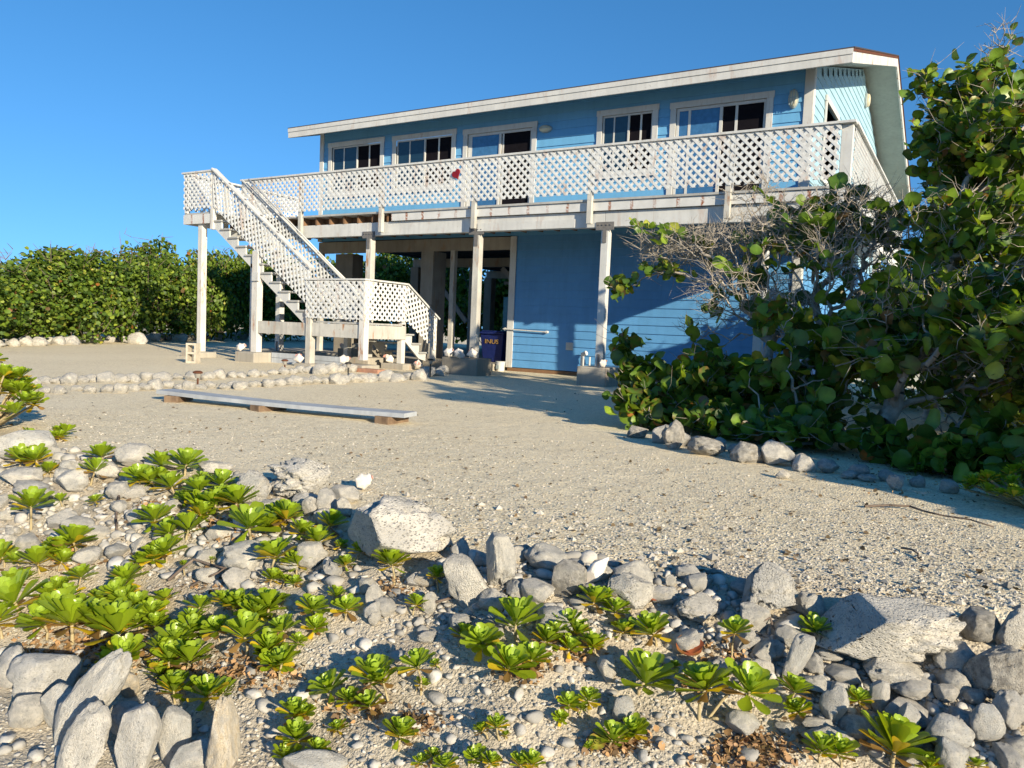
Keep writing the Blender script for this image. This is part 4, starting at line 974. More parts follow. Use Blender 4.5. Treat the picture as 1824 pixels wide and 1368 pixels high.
# ------------------------------------------------------------------ leaves
def leaf_rose(k=10):       # nearly round, folded and wavy
    v = [(0, .5, .0)]; 
    for i in range(k):
        a = 2 * math.pi * i / k; x = .52 * math.sin(a); y = .5 - .5 * math.cos(a); v.append((x, y + (.06 if i == 0 else 0), .28 * abs(x) + .05 * math.sin(3 * a) - .12 * (y - .5) ** 2))
    return np.array(v), np.array([(0, 1 + (i + 1) % k, 1 + i) for i in range(k)])
def leaf_simple():
    v = [(0, 0, 0), (.42, .18, .1), (.5, .62, .13), (0, 1, -.05), (-.5, .62, .13), (-.42, .18, .1)]
    return np.array(v, float), np.array([(0, 1, 2, 3), (0, 3, 4, 5)])
def leaves(name, T, fr, mat, parent=None):
    tv, tf = T; P = np.array([f[0] for f in fr]); D = np.array([f[1] for f in fr]); N = np.array([f[2] for f in fr]); S = np.array([f[3] for f in fr]); Cc = np.array([f[4] for f in fr])
    D /= np.linalg.norm(D, axis=1)[:, None]; X = np.cross(D, N); X /= np.linalg.norm(X, axis=1)[:, None] + 1e-9; N = np.cross(X, D)
    V = P[:, None] + S[:, None, None] * (tv[None, :, 0:1] * X[:, None] + tv[None, :, 1:2] * D[:, None] + tv[None, :, 2:3] * N[:, None])
    F = tf[None] + (np.arange(len(fr)) * len(tv))[:, None, None]
    m = bpy.data.meshes.new(name); m.from_pydata(V.reshape(-1, 3).tolist(), [], F.reshape(-1, tf.shape[1]).tolist()); m.materials.append(mat)
    if len(tv) > 8: K_ = np.array([1.45] + [(.82, 1.04)[i % 2] for i in range(len(tv) - 1)]); edge_ = (np.random.default_rng(3).random(len(fr)) < .18)[:, None] * np.array([0] + [(i * 7 % 5 < 2) for i in range(len(tv) - 1)])[None]
    else: K_ = np.array([1.2, .9, .95, 1.1, .95, .9]); edge_ = np.zeros((len(fr), len(tv)))
    vc = Cc[:, None] * K_[None, :, None]; vc = vc * (1 - edge_[..., None]) + np.array([.20, .10, .03]) * edge_[..., None]; setcol(m, vc.reshape(-1, 3)); m.polygons.foreach_set('use_smooth', [True] * len(m.polygons)); m.update()
    if parent is False: return m
    return link(name, m, parent)
SG = [((.085, .165, .018), 40), ((.13, .22, .022), 28), ((.20, .29, .035), 16), ((.045, .10, .018), 22), ((.32, .34, .05), 4), ((.26, .11, .03), 1.2), ((.16, .10, .05), 1.2)]
def sgcol(rng, warm=1.0):
    w_ = np.array([b * (warm if i > 3 else 1) for i, (a, b) in enumerate(SG)], float); i = rng.choice(len(SG), p=w_ / w_.sum()); return np.array(SG[i][0]) * rng.uniform(.75, 1.35)
def dendrite(root, T, bf=.35):
    P = [np.array(root, float)]; par = [-1]; ln = [0.0]; T = sorted([np.array(t_, float) for t_ in T], key=lambda q: np.linalg.norm(q - P[0]))
    A = np.zeros((len(T) + 1, 3)); A[0] = P[0]; Ln = np.zeros(len(T) + 1)
    for i, q in enumerate(T):
        d = np.linalg.norm(A[:i + 1] - q, axis=1); j = int(np.argmin(d + bf * Ln[:i + 1])); A[i + 1] = q; Ln[i + 1] = Ln[j] + d[j]; par.append(j)
    return A, par
def grow(name, root, blobs, label, cat, seed, group=None, tip=.0035, leafT=None, mat='leaf', warm=1.0, trunk_pts=(), bare_twigs=0, pw=.5, side=5):
    """blobs: (x, y, z, rx, rz, n, leafiness 0..1, leaf size)"""
    rng = np.random.default_rng(seed); T = []; meta = []
    for (x, y, z, rx, rz, n, lf, ls) in blobs:
        for _ in range(n):
            d = rng.standard_normal(3); d /= np.linalg.norm(d); r = rng.random() ** .42
            p = np.array([x, y, z]) + d * r * np.array([rx, rx, rz])
            if p[2] > .06: T.append(tuple(p)); meta.append((lf, ls))
    mp = {t_: m_ for t_, m_ in zip(T, meta)}; root = np.array(root)
    A, par = dendrite(root, T + [tuple(t_) for t_ in trunk_pts]); n = len(A); kids = [0] * n; w_ = np.zeros(n)
    for i in range(1, n): kids[par[i]] += 1
    for i in range(n - 1, 0, -1):
        w_[i] = max(w_[i], 1); w_[par[i]] += w_[i]
    e = empty(name, tuple(root), label, cat, group); mb = MB(); fr = []
    for i in range(1, n):
        a, b = Vector(A[par[i]]), Vector(A[i]); r0 = tip * w_[par[i]] ** pw if par[i] else tip * w_[i] ** pw * 1.15; r1 = tip * w_[i] ** pw; r0 = min(r0, r1 * 1.8)
        ln = (b - a).length; k = 3 if ln > .18 else 2; q = a
        for s_ in range(1, k + 1):
            c = a.lerp(b, s_ / k)
            if s_ < k: c += Vector(rng.standard_normal(3) * .09 * ln / k * 2)
            mb.tube(q, c, r0 + (r1 - r0) * (s_ - 1) / k, r0 + (r1 - r0) * s_ / k, side if w_[i] > 12 else 4, cap=False); q = c
        lf, ls = mp.get(tuple(A[i]), (0, .1))
        if kids[i] == 0 or (w_[i] < 4):
            for _ in range(int(bare_twigs * rng.random() * 4)):
                dv = Vector(rng.standard_normal(3)); dv.z *= .6; dv = (b - a).normalized() * .8 + dv * .5; l_ = rng.uniform(.06, .22); m_ = b + dv * l_ * .5 + Vector(rng.standard_normal(3)) * .02
                mb.tube(b, m_, tip * 1.0, tip * .7, 4, cap=False).tube(m_, m_ + (dv + Vector(rng.standard_normal(3)) * .5) * l_ * .5, tip * .7, tip * .3, 4, cap=False)
            if rng.random() < lf:
                dr = (b - a).normalized() if ln > 1e-4 else Vector((0, 0, 1))
                for k2 in range(int(rng.integers(4, 9))):
                    o_ = np.array(b - dr * .05 * k2) + rng.standard_normal(3) * .015; d2 = rng.standard_normal(3); d2[2] = abs(d2[2]) * .4; d2 = d2 / np.linalg.norm(d2) + np.array(dr) * .6
                    nn = rng.standard_normal(3) * .75 + np.array([.35, -.25, .75]); fr.append((o_, d2, nn, ls * rng.uniform(.6, 1.15), sgcol(rng, warm)))
    mb.build('branches', M['bark'], e, smooth=True)
    if fr: 
        o = leaves('foliage', leafT or leaf_rose(), fr, M[mat], e); o.location = -Vector(e.location)
    return e
def at(u, v, dep):
    d = ray(u, v); return CAM + d / FPX * dep
def bl(u, v, dep, rx, rz, n, lf, ls=.16):
    p = at(u, v, dep); return (p[0], p[1], max(p[2], .15), rx, rz, n, lf, ls)
def gp(u, v): return hit(u, v)[:3]
grow('sea_grape_tree', gp(1572, 812), [bl(1770, 190, 7.6, .55, .5, 170, .85, .125), bl(1720, 290, 7.2, .45, .45, 140, .85, .125), bl(1800, 300, 6.8, .55, .7, 170, .85, .13), bl(1650, 145, 7.6, .13, .14, 12, .9, .11), bl(1645, 240, 7.4, .10, .12, 10, .9, .13), bl(1690, 200, 7.6, .3, .3, 50, .85, .12),
      bl(1680, 400, 6.8, .42, .3, 130, .35, .13), bl(1770, 430, 6.4, .55, .5, 190, .42, .135), bl(1640, 540, 6.4, .5, .35, 150, .3, .14), bl(1785, 560, 5.4, .45, .35, 110, .7, .14), bl(1780, 95, 7.6, .16, .35, 30, .3, .10), bl(1600, 630, 6.0, .3, .25, 30, .7, .16), bl(1720, 640, 6.6, .6, .35, 130, .25, .14)],
     'tall leafy sea grape tree with a slanting thin trunk at the right of the yard', 'tree', 21, None, .0036, trunk_pts=[at(1590, 730, 6.3), at(1605, 660, 6.35), at(1640, 600, 6.4)], bare_twigs=1.4)
grow('sea_grape_tree', gp(1500, 785), [bl(1290, 440, 8.8, .6, .26, 330, .02), bl(1200, 440, 9.0, .5, .2, 230, .03), bl(1400, 410, 8.4, .75, .28, 430, .03), bl(1500, 380, 8.0, .5, .3, 260, .04), bl(1330, 520, 8.2, .6, .38, 280, .04), bl(1420, 570, 7.8, .45, .35, 200, .07),
      bl(1500, 470, 7.6, .5, .35, 260, .06, .13), bl(1570, 400, 7.4, .35, .3, 170, .08, .13), bl(1180, 480, 9.0, .3, .12, 30, .55, .11), bl(1105, 507, 9.3, .16, .08, 14, 1, .12), bl(1260, 590, 8.2, .3, .2, 26, .05), bl(1130, 400, 9.0, .12, .05, 6, .4, .1), bl(1350, 345, 8.6, .4, .14, 40, .02), bl(1390, 440, 8, .25, .1, 20, .5, .12)],
     'half bare sea grape tree with tangled silver branches before the blue wall', 'tree', 22, None, .0033, trunk_pts=[at(1470, 730, 7.3), at(1420, 680, 7.5), at(1375, 650, 7.7), at(1330, 600, 7.9), at(1310, 560, 8.0)], bare_twigs=1.5, pw=.47)
grow('sea_grape_bush', gp(1230, 765), [bl(1102, 618, 7.9, .10, .2, 12, 1, .13), bl(1135, 660, 7.8, .25, .2, 26, 1, .14), bl(1160, 710, 7.6, .4, .25, 46, .95, .145), bl(1240, 680, 7.6, .4, .28, 46, .9, .145), bl(1320, 690, 7.4, .4, .34, 50, .85, .15), bl(1160, 745, 7.3, .35, .16, 36, 1, .14), bl(1270, 750, 7.1, .4, .18, 40, 1, .15), bl(1270, 630, 7.7, .3, .14, 12, .6, .14), bl(1250, 772, 6.85, .3, .07, 16, 1, .14), bl(1345, 782, 6.7, .25, .08, 14, 1, .14)],
     'low dark leafy sea grape bush spreading left over the shaded rocks', 'bush', 23, None, .0034, warm=1.3, bare_twigs=.5)
grow('sea_grape_bush', gp(1400, 800), [bl(1380, 700, 7.0, .4, .36, 50, .85, .155), bl(1450, 660, 6.9, .45, .36, 56, .75, .16), bl(1390, 775, 6.7, .35, .16, 34, .95, .15), bl(1480, 750, 6.5, .4, .28, 36, .65, .15), bl(1540, 610, 6.7, .4, .28, 40, .75, .165), bl(1320, 795, 6.7, .2, .1, 12, 1, .14), bl(1440, 812, 6.3, .3, .08, 18, 1, .15), bl(1400, 560, 7.2, .35, .2, 20, .6, .15)],
     'bright leaved sea grape bush in the middle of the shaded border', 'bush', 24, None, .0034, bare_twigs=.6)
grow('sea_grape_bush', gp(1720, 850), [bl(1560, 825, 6.0, .14, .1, 10, 1, .15), bl(1640, 848, 5.5, .25, .1, 26, 1, .15), bl(1560, 838, 5.9, .2, .07, 12, 1, .15), bl(1730, 850, 5.4, .3, .14, 38, 1, .15), bl(1800, 790, 5.4, .4, .3, 40, .6, .15), bl(1680, 720, 6.4, .4, .3, 40, .35, .14), bl(1850, 860, 5.0, .3, .2, 30, 1, .15)],
     'deep green sea grape bush lying low at the right edge of the gravel', 'bush', 25, None, .003)
# trees beyond, beside the house, and out of the frame to the right (they shade the yard)
grow('sea_grape_tree', (-.4, 10.6, 0), [(-.3, 10.8, 1.4, .9, .9, 200, .08, .14), (.7, 11.5, 1.9, 1.1, 1.0, 170, .45, .15), (1.9, 9.6, 2.2, 1.0, 1.0, 140, .7, .15), (-.2, 12.5, 1.0, .9, .8, 120, .2, .15), (1.2, 10.3, 1.3, 1., 1.0, 120, .7, .15)], 'dense sea grape tree behind the bare branches beside the house', 'tree', 26, None, .004, bare_twigs=.6)
grow('sea_grape_tree', (1.6, 7.6, 0), [(1.2, 7.9, 1.3, 1.0, .9, 190, .85, .14), (2.2, 8.6, 2.3, 1.2, 1.1, 240, .9, .14), (1.7, 7.2, .8, .8, .6, 90, .8, .14), (2.9, 7.3, 1.5, 1.1, 1.1, 120, .9, .15)], 'thick dark sea grape tree filling the right edge behind the slanting trunk', 'tree', 27, None, .004)
grow('sea_grape_tree', (4.2, 11.5, 0), [(3.6, 11.8, 2.2, 1.5, 1.4, 200, .9, .17), (5.2, 12.4, 2.6, 1.6, 1.4, 140, .9, .17)], 'tall sea grape tree standing farthest right behind the others', 'tree', 28, None, .005)
grow('sea_grape_tree', (4.0, 4.2, 0), [(3.2, 4.2, .8, .8, .75, 150, .95, .18), (4.4, 4.3, 1.7, 1.1, 1.1, 190, .9, .19), (3.4, 4.9, 2.0, .9, .8, 110, .8, .18), (2.9, 4.7, 3.0, .9, .55, 110, .6, .18), (1.9, 5.2, 2.6, .5, .4, 40, .5, .16), (2.6, 4.6, .55, .5, .45, 70, .9, .18), (4.6, 5.6, 2.4, 1.1, .9, 120, .85, .18)], 'low sea grape at the extreme right casting shade across the gravel', 'tree', 29, None, .004)

# ------------------------------------------------------------------ hedge
def bush_mesh(seed, n=5200, ls=.135):
    """unit bush: radius about 1, height 1 (scaled when placed)"""
    rng = np.random.default_rng(seed); fr = []
    lob = [(rng.uniform(-.55, .55), rng.uniform(-.55, .55), rng.uniform(.25, .8), rng.uniform(.35, .6)) for _ in range(9)] + [(0, 0, .45, .8)]
    while len(fr) < n:
        x, y, z, r = lob[rng.integers(len(lob))]; d = rng.standard_normal(3); d /= np.linalg.norm(d); q = np.array([x, y, z]) + d * r * (rng.random() ** .3) * np.array([1.1, 1.1, .55])
        if q[2] < 0.02 or q[2] > 1.08: continue
        q = q * np.array([1.5, 1.5, 3.2]); dd = rng.standard_normal(3) * .8 + d * .4; nn = rng.standard_normal(3) * .5 + d * .8 + np.array([.1, -.1, .5])
        c = sgcol(rng, .6) * (np.array([1.1, .98, 1.0]) if rng.random() > .3 else .75); fr.append((q, dd, nn, ls * rng.uniform(.6, 1.2), c))
    fo = leaves('foliage', leaf_simple(), fr, M['leafh'], False)
    T = [];
    for _ in range(110):
        x, y, z, r = lob[rng.integers(len(lob))]; d = rng.standard_normal(3); d /= np.linalg.norm(d); q = (np.array([x, y, z]) + d * r * .97 * np.array([1.1, 1.1, .6])) * np.array([1.5, 1.5, 3.2])
        if q[2] > .1: T.append(tuple(q))
    for _ in range(16): T.append((rng.uniform(-1.1, 1.1), rng.uniform(-1.1, 1.1), rng.uniform(3.0, 3.4)))
    A, par = dendrite((0, 0, 0), T); mb = MB()
    for i in range(1, len(A)): mb.tube(A[par[i]], A[i], .012, .005, 4, cap=False)
    return fo, mb.mesh('branches', M['drift'])
BM = [bush_mesh(100 + i) for i in range(5)]
def hedge_bush(x, y, sx_, sz_, label, seed, group='sea grape bushes of the far hedge'):
    rr = random.Random(seed); e = empty('sea_grape_bush', (x, y, 0), label, 'bush', group, rz=rr.uniform(0, 6.28)); fo, br = BM[seed % 5]
    e.scale = (sx_, sx_, sz_); link('foliage', fo, e); link('branches', br, e)
HL = [(-17.6, 4.2), (-19.6, 8.2), (-22.2, 12.9), (-24.6, 19.0), (-25.8, 24.5)]
def along(P, k, n):
    t_ = k / (n - 1) * (len(P) - 1); i = min(int(t_), len(P) - 2); t_ -= i; return P[i][0] + (P[i + 1][0] - P[i][0]) * t_, P[i][1] + (P[i + 1][1] - P[i][1]) * t_
TOP = [(-200, 425), (0, 427), (60, 440), (200, 424), (270, 418), (330, 440), (500, 438), (700, 450)]
def topz(x, y):
    u, v, dep = proj((x, y, 2)); vt = 430
    for (a, va), (b, vb) in zip(TOP, TOP[1:]):
        if a <= u <= b: vt = va + (vb - va) * (u - a) / (b - a)
    return 2 + (v - vt) * dep / FPX
WH = ['leftmost', 'second from the left', 'third from the left', 'fourth from the left', 'fifth from the left', 'sixth from the left', 'seventh from the left', 'eighth from the left', 'ninth from the left', 'tenth from the left', 'eleventh from the left', 'twelfth from the left']
for k in range(12):
    x, y = along(HL, k, 12); rr = random.Random(k)
    hedge_bush(x - .5 + rr.uniform(-.2, .2), y + rr.uniform(-.2, .2), .85 + rr.uniform(-.06, .1), topz(x, y) / 3.45 * rr.uniform(.9, 1.02), 'sea grape bush %s in the front line of the hedge' % WH[k], k)
for k in range(9):
    x, y = along(HL, k, 9); rr = random.Random(50 + k)
    hedge_bush(x - 2.3 + rr.uniform(-.3, .3), y + .9, .95, topz(x - 2, y + .9) / 3.4 * rr.uniform(.93, 1.05), 'sea grape bush %s in the taller back line of the hedge' % WH[k], 60 + k)
for k, (x, y) in enumerate([(-26.5, 27), (-23.8, 28.3), (-21.4, 28.6), (-19, 29), (-16.6, 29.2), (-14.2, 29), (-11.8, 29.3), (-9.4, 29)]):
    hedge_bush(x, y, 1.15, 1.35 + .1 * (k % 3), 'sea grape bush %s of those seen beneath the house' % WH[k], 80 + k, 'sea grape bushes behind the house')
for k, (x, y, sx_, sz_, lb) in enumerate([(-.9, 12.6, .75, .75, 'dark sea grape bush beside the right end of the lower blue wall'), (.3, 9.6, .7, .62, 'shaded sea grape bush behind the slanting trunk'), (1.5, 9.2, .8, .75, 'dense sea grape bush right of the shaded one behind the trunk'),
        (2.8, 10.4, 1, .95, 'tall sea grape bush rising behind the right hand trees'), (1.2, 13.5, 1.1, 1.0, 'sea grape bush far behind at the right beside the side deck'), (.9, 7.2, .5, .4, 'low dark bush under the sea grape branches at the right'), (4.6, 14, 1.3, 1.1, 'far sea grape bush at the right edge behind everything')]):
    hedge_bush(x, y, sx_, sz_, lb, 90 + k, 'bushes filling the right side')
# ------------------------------------------------------------------ naupaka rosettes
def rosette_mesh(seed, n=22, old=.3):
    rng = np.random.default_rng(seed); V = []; F = []; Cc = []
    ang = rng.uniform(0, 6.28)
    prof = [(0., .05, 0.), (.25, .085, .0), (.5, .17, .02), (.75, .245, .05), (.92, .215, .07), (1., .11, .06)]
    for i in range(n):
        t_ = i / (n - 1); ang += 2.399963 + rng.uniform(-.15, .15)
        tilt = R_(12 + 70 * t_ ** .85 + rng.uniform(-8, 8)) if t_ < .9 else R_(rng.uniform(72, 105)); ln = .52 + .50 * min(1, t_ * 1.6) - (.22 if t_ > .88 else 0); ln *= rng.uniform(.88, 1.12)
        yel = t_ > .78 and rng.random() < old * 2.2
        c = np.array([.29, .40, .02]) * (1 - .25 * t_) * rng.uniform(.8, 1.2) if not yel else np.array([.68, .50, .03]) * rng.uniform(.7, 1.05)
        if t_ > .9 and rng.random() < .35: c = np.array([.30, .18, .07]) * rng.uniform(.6, 1.2)
        if t_ < .3: c = np.array([.33, .46, .05]) * rng.uniform(.9, 1.1)
        rad = np.array([math.cos(ang), math.sin(ang), 0]); up = np.array([0, 0, 1.]); sd = np.array([-math.sin(ang), math.cos(ang), 0]); p = rad * .02 + up * (.22 - .30 * t_); el = math.pi / 2 - tilt
        b = len(V); last = 0; wsc = rng.uniform(.85, 1.15); curl = rng.uniform(-.1, .5)
        for (s_, hw, cup) in prof:
            e_ = el - curl * s_ * .6 + (.35 * curl if s_ > .8 else 0); d = rad * math.cos(e_) + up * math.sin(e_); nn = np.cross(sd, d); nn = -nn if nn[2] < 0 and tilt < 1.5 else nn
            p = p + d * (s_ - last) * ln; last = s_; h_ = hw * wsc * ln * .92
            for j in (-1, 0, 1): V.append(p + sd * h_ * j + nn * (abs(j) * h_ * .38 + cup * ln * .3)); Cc.append(c * (1.25 if j == 0 else 1.0))
        for q in range(len(prof) - 1):
            for j in (0, 1): F.append((b + q * 3 + j, b + q * 3 + j + 1, b + q * 3 + 4 + j, b + q * 3 + 3 + j))
    m = bpy.data.meshes.new('leaf_rosette'); m.from_pydata([tuple(p) for p in V], [], F); m.materials.append(M['naupaka']); setcol(m, np.array(Cc))
    m.polygons.foreach_set('use_smooth', [True] * len(F)); m.update(); return m
RO = [rosette_mesh(200 + i, [26, 34, 38, 30][i % 4], [.08, .25, .18, .4][i % 4]) for i in range(12)]
ZN = [('among the upper left rocks', 0, 700, 235, 1015), ('in the clump beside the knobbly boulder', 235, 700, 470, 1015), ('before the great pitted slab', 470, 880, 720, 1050), ('in the dense left patch', 0, 1015, 240, 1400),
      ('in the patch behind the upright stones', 240, 1015, 420, 1400), ('in the sandy left strip', 420, 1050, 620, 1400), ('in the sandy middle', 620, 1000, 830, 1400), ('around the big middle trio', 830, 1080, 960, 1400),
      ('below the dark striated rock', 960, 1000, 1220, 1190), ('near the bottom centre', 960, 1190, 1200, 1400), ('near the red dry leaf', 1200, 1000, 1380, 1400), ('among the lower right stones', 1380, 1000, 1824, 1400)]
items = []; extra = []; rr = random.Random(77)
for s_ in PL.replace('\n', '').split(';'):
    u, v, wd, st = map(float, s_.split())
    if wd > 42 and (u < 560 or 830 < u < 960 or 1000 < u < 1120) and rr.random() < .62: extra.append('%d %d %d %d' % (u + rr.choice((-1, 1)) * wd * rr.uniform(.45, .75), v + wd * rr.uniform(-.25, .45), wd * rr.uniform(.55, .85), 0))
PL = PL.strip().rstrip(';') + ';' + ';'.join(extra)
for s_ in PL.replace('\n', '').split(';'):
    u, v, wd, st = map(float, s_.split()); zn = next((z_ for z_ in ZN if z_[1] <= u < z_[3] and z_[2] <= v < z_[4]), ZN[0]); items.append((zn[0], u, v, wd, st))
ORD = ['leftmost', 'second', 'third', 'fourth', 'fifth', 'sixth', 'seventh', 'eighth', 'ninth', 'tenth', 'eleventh', 'twelfth', 'thirteenth', 'fourteenth', 'fifteenth', 'sixteenth', 'seventeenth', 'eighteenth', 'nineteenth', 'twentieth', 'twenty-first', 'twenty-second']
for zn in ZN:
    zi = sorted([i for i in items if i[0] == zn[0]], key=lambda i: i[1])
    for k, (_, u, v, wd, st) in enumerate(zi):
        rr = random.Random(int(u * 13 + v)); st = st or wd * .38
        x, y, z, dep = hit(u + rr.uniform(-2, 2), v + st + wd * .12); hgt = max(.02, st * dep / FPX * .95); r = wd * dep / FPX / 2 * (1.45 if u < 560 else 1.34)
        size = 'tall-stemmed' if st > wd * .6 else ('large' if wd > 60 else ('tiny' if wd < 26 else 'green'))
        wh = nth(k + 1)
        e = empty('naupaka_plant', (x, y, z), '%s naupaka rosette plant, %s %s' % (size, wh, zn[0]), 'plant', 'young naupaka plants in the rocky bed'); e.rotation_euler = (rr.uniform(-.12, .12) - .06, rr.uniform(-.12, .12), rr.uniform(0, 6.28))
        ln = (rr.uniform(-.02, .02), rr.uniform(-.02, .02))
        link('leaf_rosette', RO[rr.randrange(len(RO))], e, (ln[0], ln[1], hgt), (rr.uniform(-.22, .22), rr.uniform(-.22, .22), rr.uniform(0, 6.28)), (r, r, r * rr.uniform(.95, 1.2)))
        mb = MB(); m_ = Vector((ln[0] * .2 + rr.uniform(-.008, .008), ln[1] * .2, hgt * .5)); sr = max(.0035, r * .055)
        mb.tube((0, 0, -.03), m_, sr * 1.25, sr, 6, cap=False).tube(m_, (ln[0], ln[1], hgt + r * .1), sr, sr * .9, 6); link('stem', mb.mesh('stem', M['stem'], True), e)
# bushy naupakas
def naupaka_bush(x, y, z, rad, hgt, n, rs, label, seed):
    rr = random.Random(seed); e = empty('naupaka_bush', (x, y, z), label, 'bush', None); mb = MB(); V = []; allv = []; allf = []; allc = []; n0 = 0
    for k in range(n):
        a = rr.uniform(0, 6.28); q = rr.random() ** .5; p = Vector((rad * q * math.cos(a), rad * q * math.sin(a), hgt * (1 - .65 * q * q) * rr.uniform(.55, 1.05)))
        mb.tube((p.x * .2, p.y * .2, 0), p, .012, .007, 5, cap=False); me = RO[rr.randrange(len(RO))]; s_ = rs * rr.uniform(.75, 1.2)
        Rm = Matrix.Rotation(rr.uniform(0, 6.28), 3, 'Z') @ Matrix.Rotation(rr.uniform(-.4, .4), 3, 'X') @ Matrix.Rotation(rr.uniform(-.4, .4), 3, 'Y')
        co = np.empty(len(me.vertices) * 3, np.float32); me.vertices.foreach_get('co', co); co = (co.reshape(-1, 3) * s_) @ np.array(Rm) + np.array(p)
        cc = np.empty(len(me.vertices) * 4, np.float32); me.attributes['tint'].data.foreach_get('color', cc); cc = cc.reshape(-1, 4)[:, :3]
        allv.append(co); allc.append(cc); allf += [tuple(i + n0 for i in pl.vertices) for pl in me.polygons]; n0 += len(co)
    m = bpy.data.meshes.new('foliage'); m.from_pydata(np.vstack(allv).tolist(), [], allf); m.materials.append(M['naupaka']); setcol(m, np.vstack(allc)); m.polygons.foreach_set('use_smooth', [True] * len(allf)); m.update()
    link('foliage', m, e); link('branches', mb.mesh('branches', M['stem'], True), e)
x, y, z, _ = hit(-42, 770); naupaka_bush(x, y, z, .40, .60, 60, .10, 'bushy light green naupaka at the left edge behind the big smooth boulder', 1)
x, y, z, _ = hit(55, 788); naupaka_bush(x - .05, y + .15, z, .14, .10, 6, .07, 'small naupaka tuft peeping over the big smooth boulder', 2)
for k, (u, v, r_b, h_b, nn_, lb) in enumerate([(15, 610, .8, 1.9, 46, 'tall light green naupaka bush at the left end of the hedge'), (62, 612, .6, 1.0, 34, 'yellow-green naupaka bush spilling over the border rocks at the left'), (150, 606, .5, .5, 16, 'low naupaka under the left part of the hedge'),
        (215, 603, .55, .7, 26, 'light green naupaka in the middle of the hedge foot'), (250, 602, .5, .9, 22, 'upright naupaka where the house shadow meets the hedge'), (330, 600, .6, .6, 24, 'shaded naupaka behind the tall white stair post'), (395, 598, .6, .8, 24, 'shaded naupaka at the hedge foot beside the staircase')]):
    x, y, z, _ = hit(u, v - 4); naupaka_bush(x, y, z, r_b, h_b, nn_, .17, lb, 10 + k)
x, y, z, _ = hit(1815, 915); naupaka_bush(x + .1, y + .25, z, .36, .26, 46, .055, 'dark green naupaka mound in the shade at the right edge', 31)
# ------------------------------------------------------------------ litter, dry leaves, sticks, white conch
x, y, z, dep = hit(645, 874); conch((x, y, z + .05), (1.25, .35, .9), .5, 'bright white conch shell standing on the rocks at the gravel edge')
def litter():
    rng = np.random.default_rng(9); fr = []
    for (u, v, n, sp) in ((400, 945, 260, 26), (270, 905, 90, 12), (120, 1000, 90, 25), (120, 1150, 420, 60), (230, 1165, 200, 40), (420, 1200, 260, 34), (330, 1200, 120, 26), (640, 1265, 90, 30), (740, 1290, 130, 26), (930, 1200, 160, 24), (1010, 1170, 60, 30),
                        (1340, 1345, 420, 44), (1100, 1330, 160, 30), (1290, 1165, 60, 22), (700, 1052, 70, 22), (1240, 1220, 60, 20), (500, 1215, 80, 30), (360, 1050, 60, 30), (1600, 830, 200, 60), (1750, 850, 160, 50), (1500, 800, 120, 40)):
        for _ in range(n):
            a, b, z, dep = hit(u + rng.normal() * sp, v + rng.normal() * sp * .45); nn = rng.standard_normal(3) * .6 + np.array([0, 0, 1]); dd = rng.standard_normal(3); dd[2] *= .3
            fr.append((np.array([a, b, z + rng.uniform(.003, .018)]), dd, nn, rng.uniform(.007, .026), np.array([.36, .22, .115]) * rng.uniform(.25, 1.6) + rng.uniform(-.02, .03)))
    for _ in range(800):     # specks scattered on the gravel
        u, v = rng.uniform(0, 1824), rng.uniform(700, 1080); a, b, z, dep = hit(u, v); fr.append((np.array([a, b, z + .006]), rng.standard_normal(3) * [1, 1, .2], np.array([0, 0, 1]) + rng.standard_normal(3) * .4, rng.uniform(.01, .03), np.array([.16, .11, .07]) * rng.uniform(.5, 1.4)))
    o = leaves('leaf_litter', leaf_simple(), fr, M['dead']); tag(o, 'brown dry leaf litter under the plants and on the gravel', 'leaf litter', None, 'stuff')
litter()
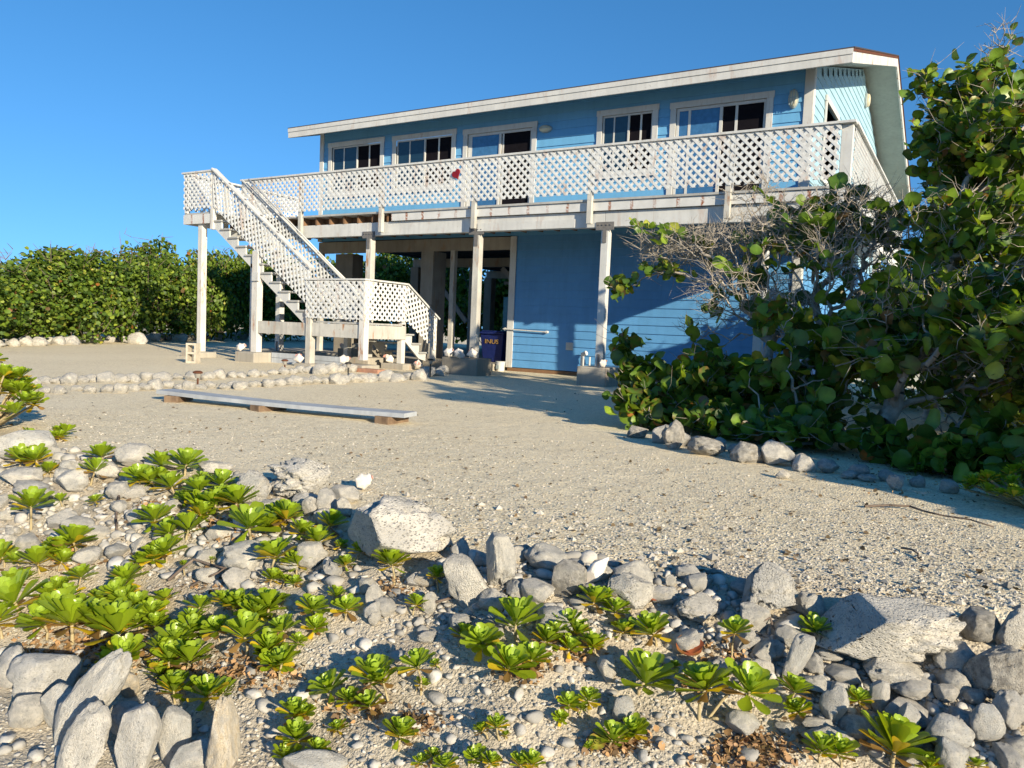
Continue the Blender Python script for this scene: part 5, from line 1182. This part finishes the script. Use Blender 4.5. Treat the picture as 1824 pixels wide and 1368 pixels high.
def dryleaf(u, v, s, col, label, rot=0.0):
    x, y, z, _ = hit(u, v); o = leaves('dry_leaf', leaf_rose(14), [(np.array([0, 0, 0.]), np.array([math.cos(rot), math.sin(rot), .35]), np.array([.2, -.6, 1.]), s, np.array(col)), (np.array([s * .5, .01, 0.01]), np.array([math.cos(rot + .8), math.sin(rot + .8), .3]), np.array([-.1, -.4, 1.]), s * .8, np.array(col) * .85)], M['dead']); o.location = (x, y, z + .025)
    tag(o, label, 'leaf')
dryleaf(1212, 1178, .085, (.36, .10, .045), 'curled red-brown dry leaf among the rosettes right of centre', 1.2)
dryleaf(1530, 822, .12, (.55, .12, .02), 'orange dry leaf on the rocks under the sea grape', .3)
dryleaf(1157, 1084, .05, (.30, .10, .05), 'small red-brown leaf in the hollow of the pale rock', 2.)
dryleaf(1050, 1345, .05, (.30, .30, .04), 'yellow-green fallen leaf near the bottom centre', 1.)
def stick(pts, r, label, m='drift'):
    P = [Vector(hit(u, v)[:3]) + Vector((0, 0, h_)) for u, v, h_ in pts]; mb = MB()
    for i in range(len(P) - 1):
        mid = P[i].lerp(P[i + 1], .5) + Vector((random.Random(i).uniform(-.01, .01), 0, random.Random(i).uniform(-.006, .01))); mb.tube(P[i], mid, r, r * .9, 6, cap=False).tube(mid, P[i + 1], r * .9, r * .75, 6); r *= .8
    tag(mb.build('stick', M[m], smooth=True), label, 'stick')
stick([(212, 880, .03), (208, 915, .02), (208, 950, .02)], .009, 'dark forked stick poking up left of the thick clump')
stick([(300, 1045, .03), (345, 1015, .05), (410, 1030, .04), (455, 985, .05)], .008, 'long curved dry branch lying below the upper left rocks')
stick([(340, 1048, .01), (390, 1035, .04), (440, 1005, .06)], .006, 'thin dry twig crossing the long curved branch')
stick([(740, 1095, .02), (800, 1080, .03), (850, 1055, .02)], .007, 'grey stick leading to the leaning rock in the middle')
stick([(1540, 905, .01), (1620, 908, .02), (1680, 925, .02), (1770, 942, .01)], .008, 'dark dead branch lying in the shade on the gravel')
stick([(1605, 980, .01), (1635, 992, .015), (1642, 1003, .01)], .005, 'short dark twig on the gravel at the right')
stick([(1330, 1135, .03), (1370, 1130, .06), (1388, 1140, .02)], .005, 'pale bent twig left of the brain coral')
stick([(1300, 1300, .02), (1262, 1290, .02), (1322, 1262, .10), (1334, 1240, .12)], .006, 'slanting bare stem of the forked rosette plant', 'stem')
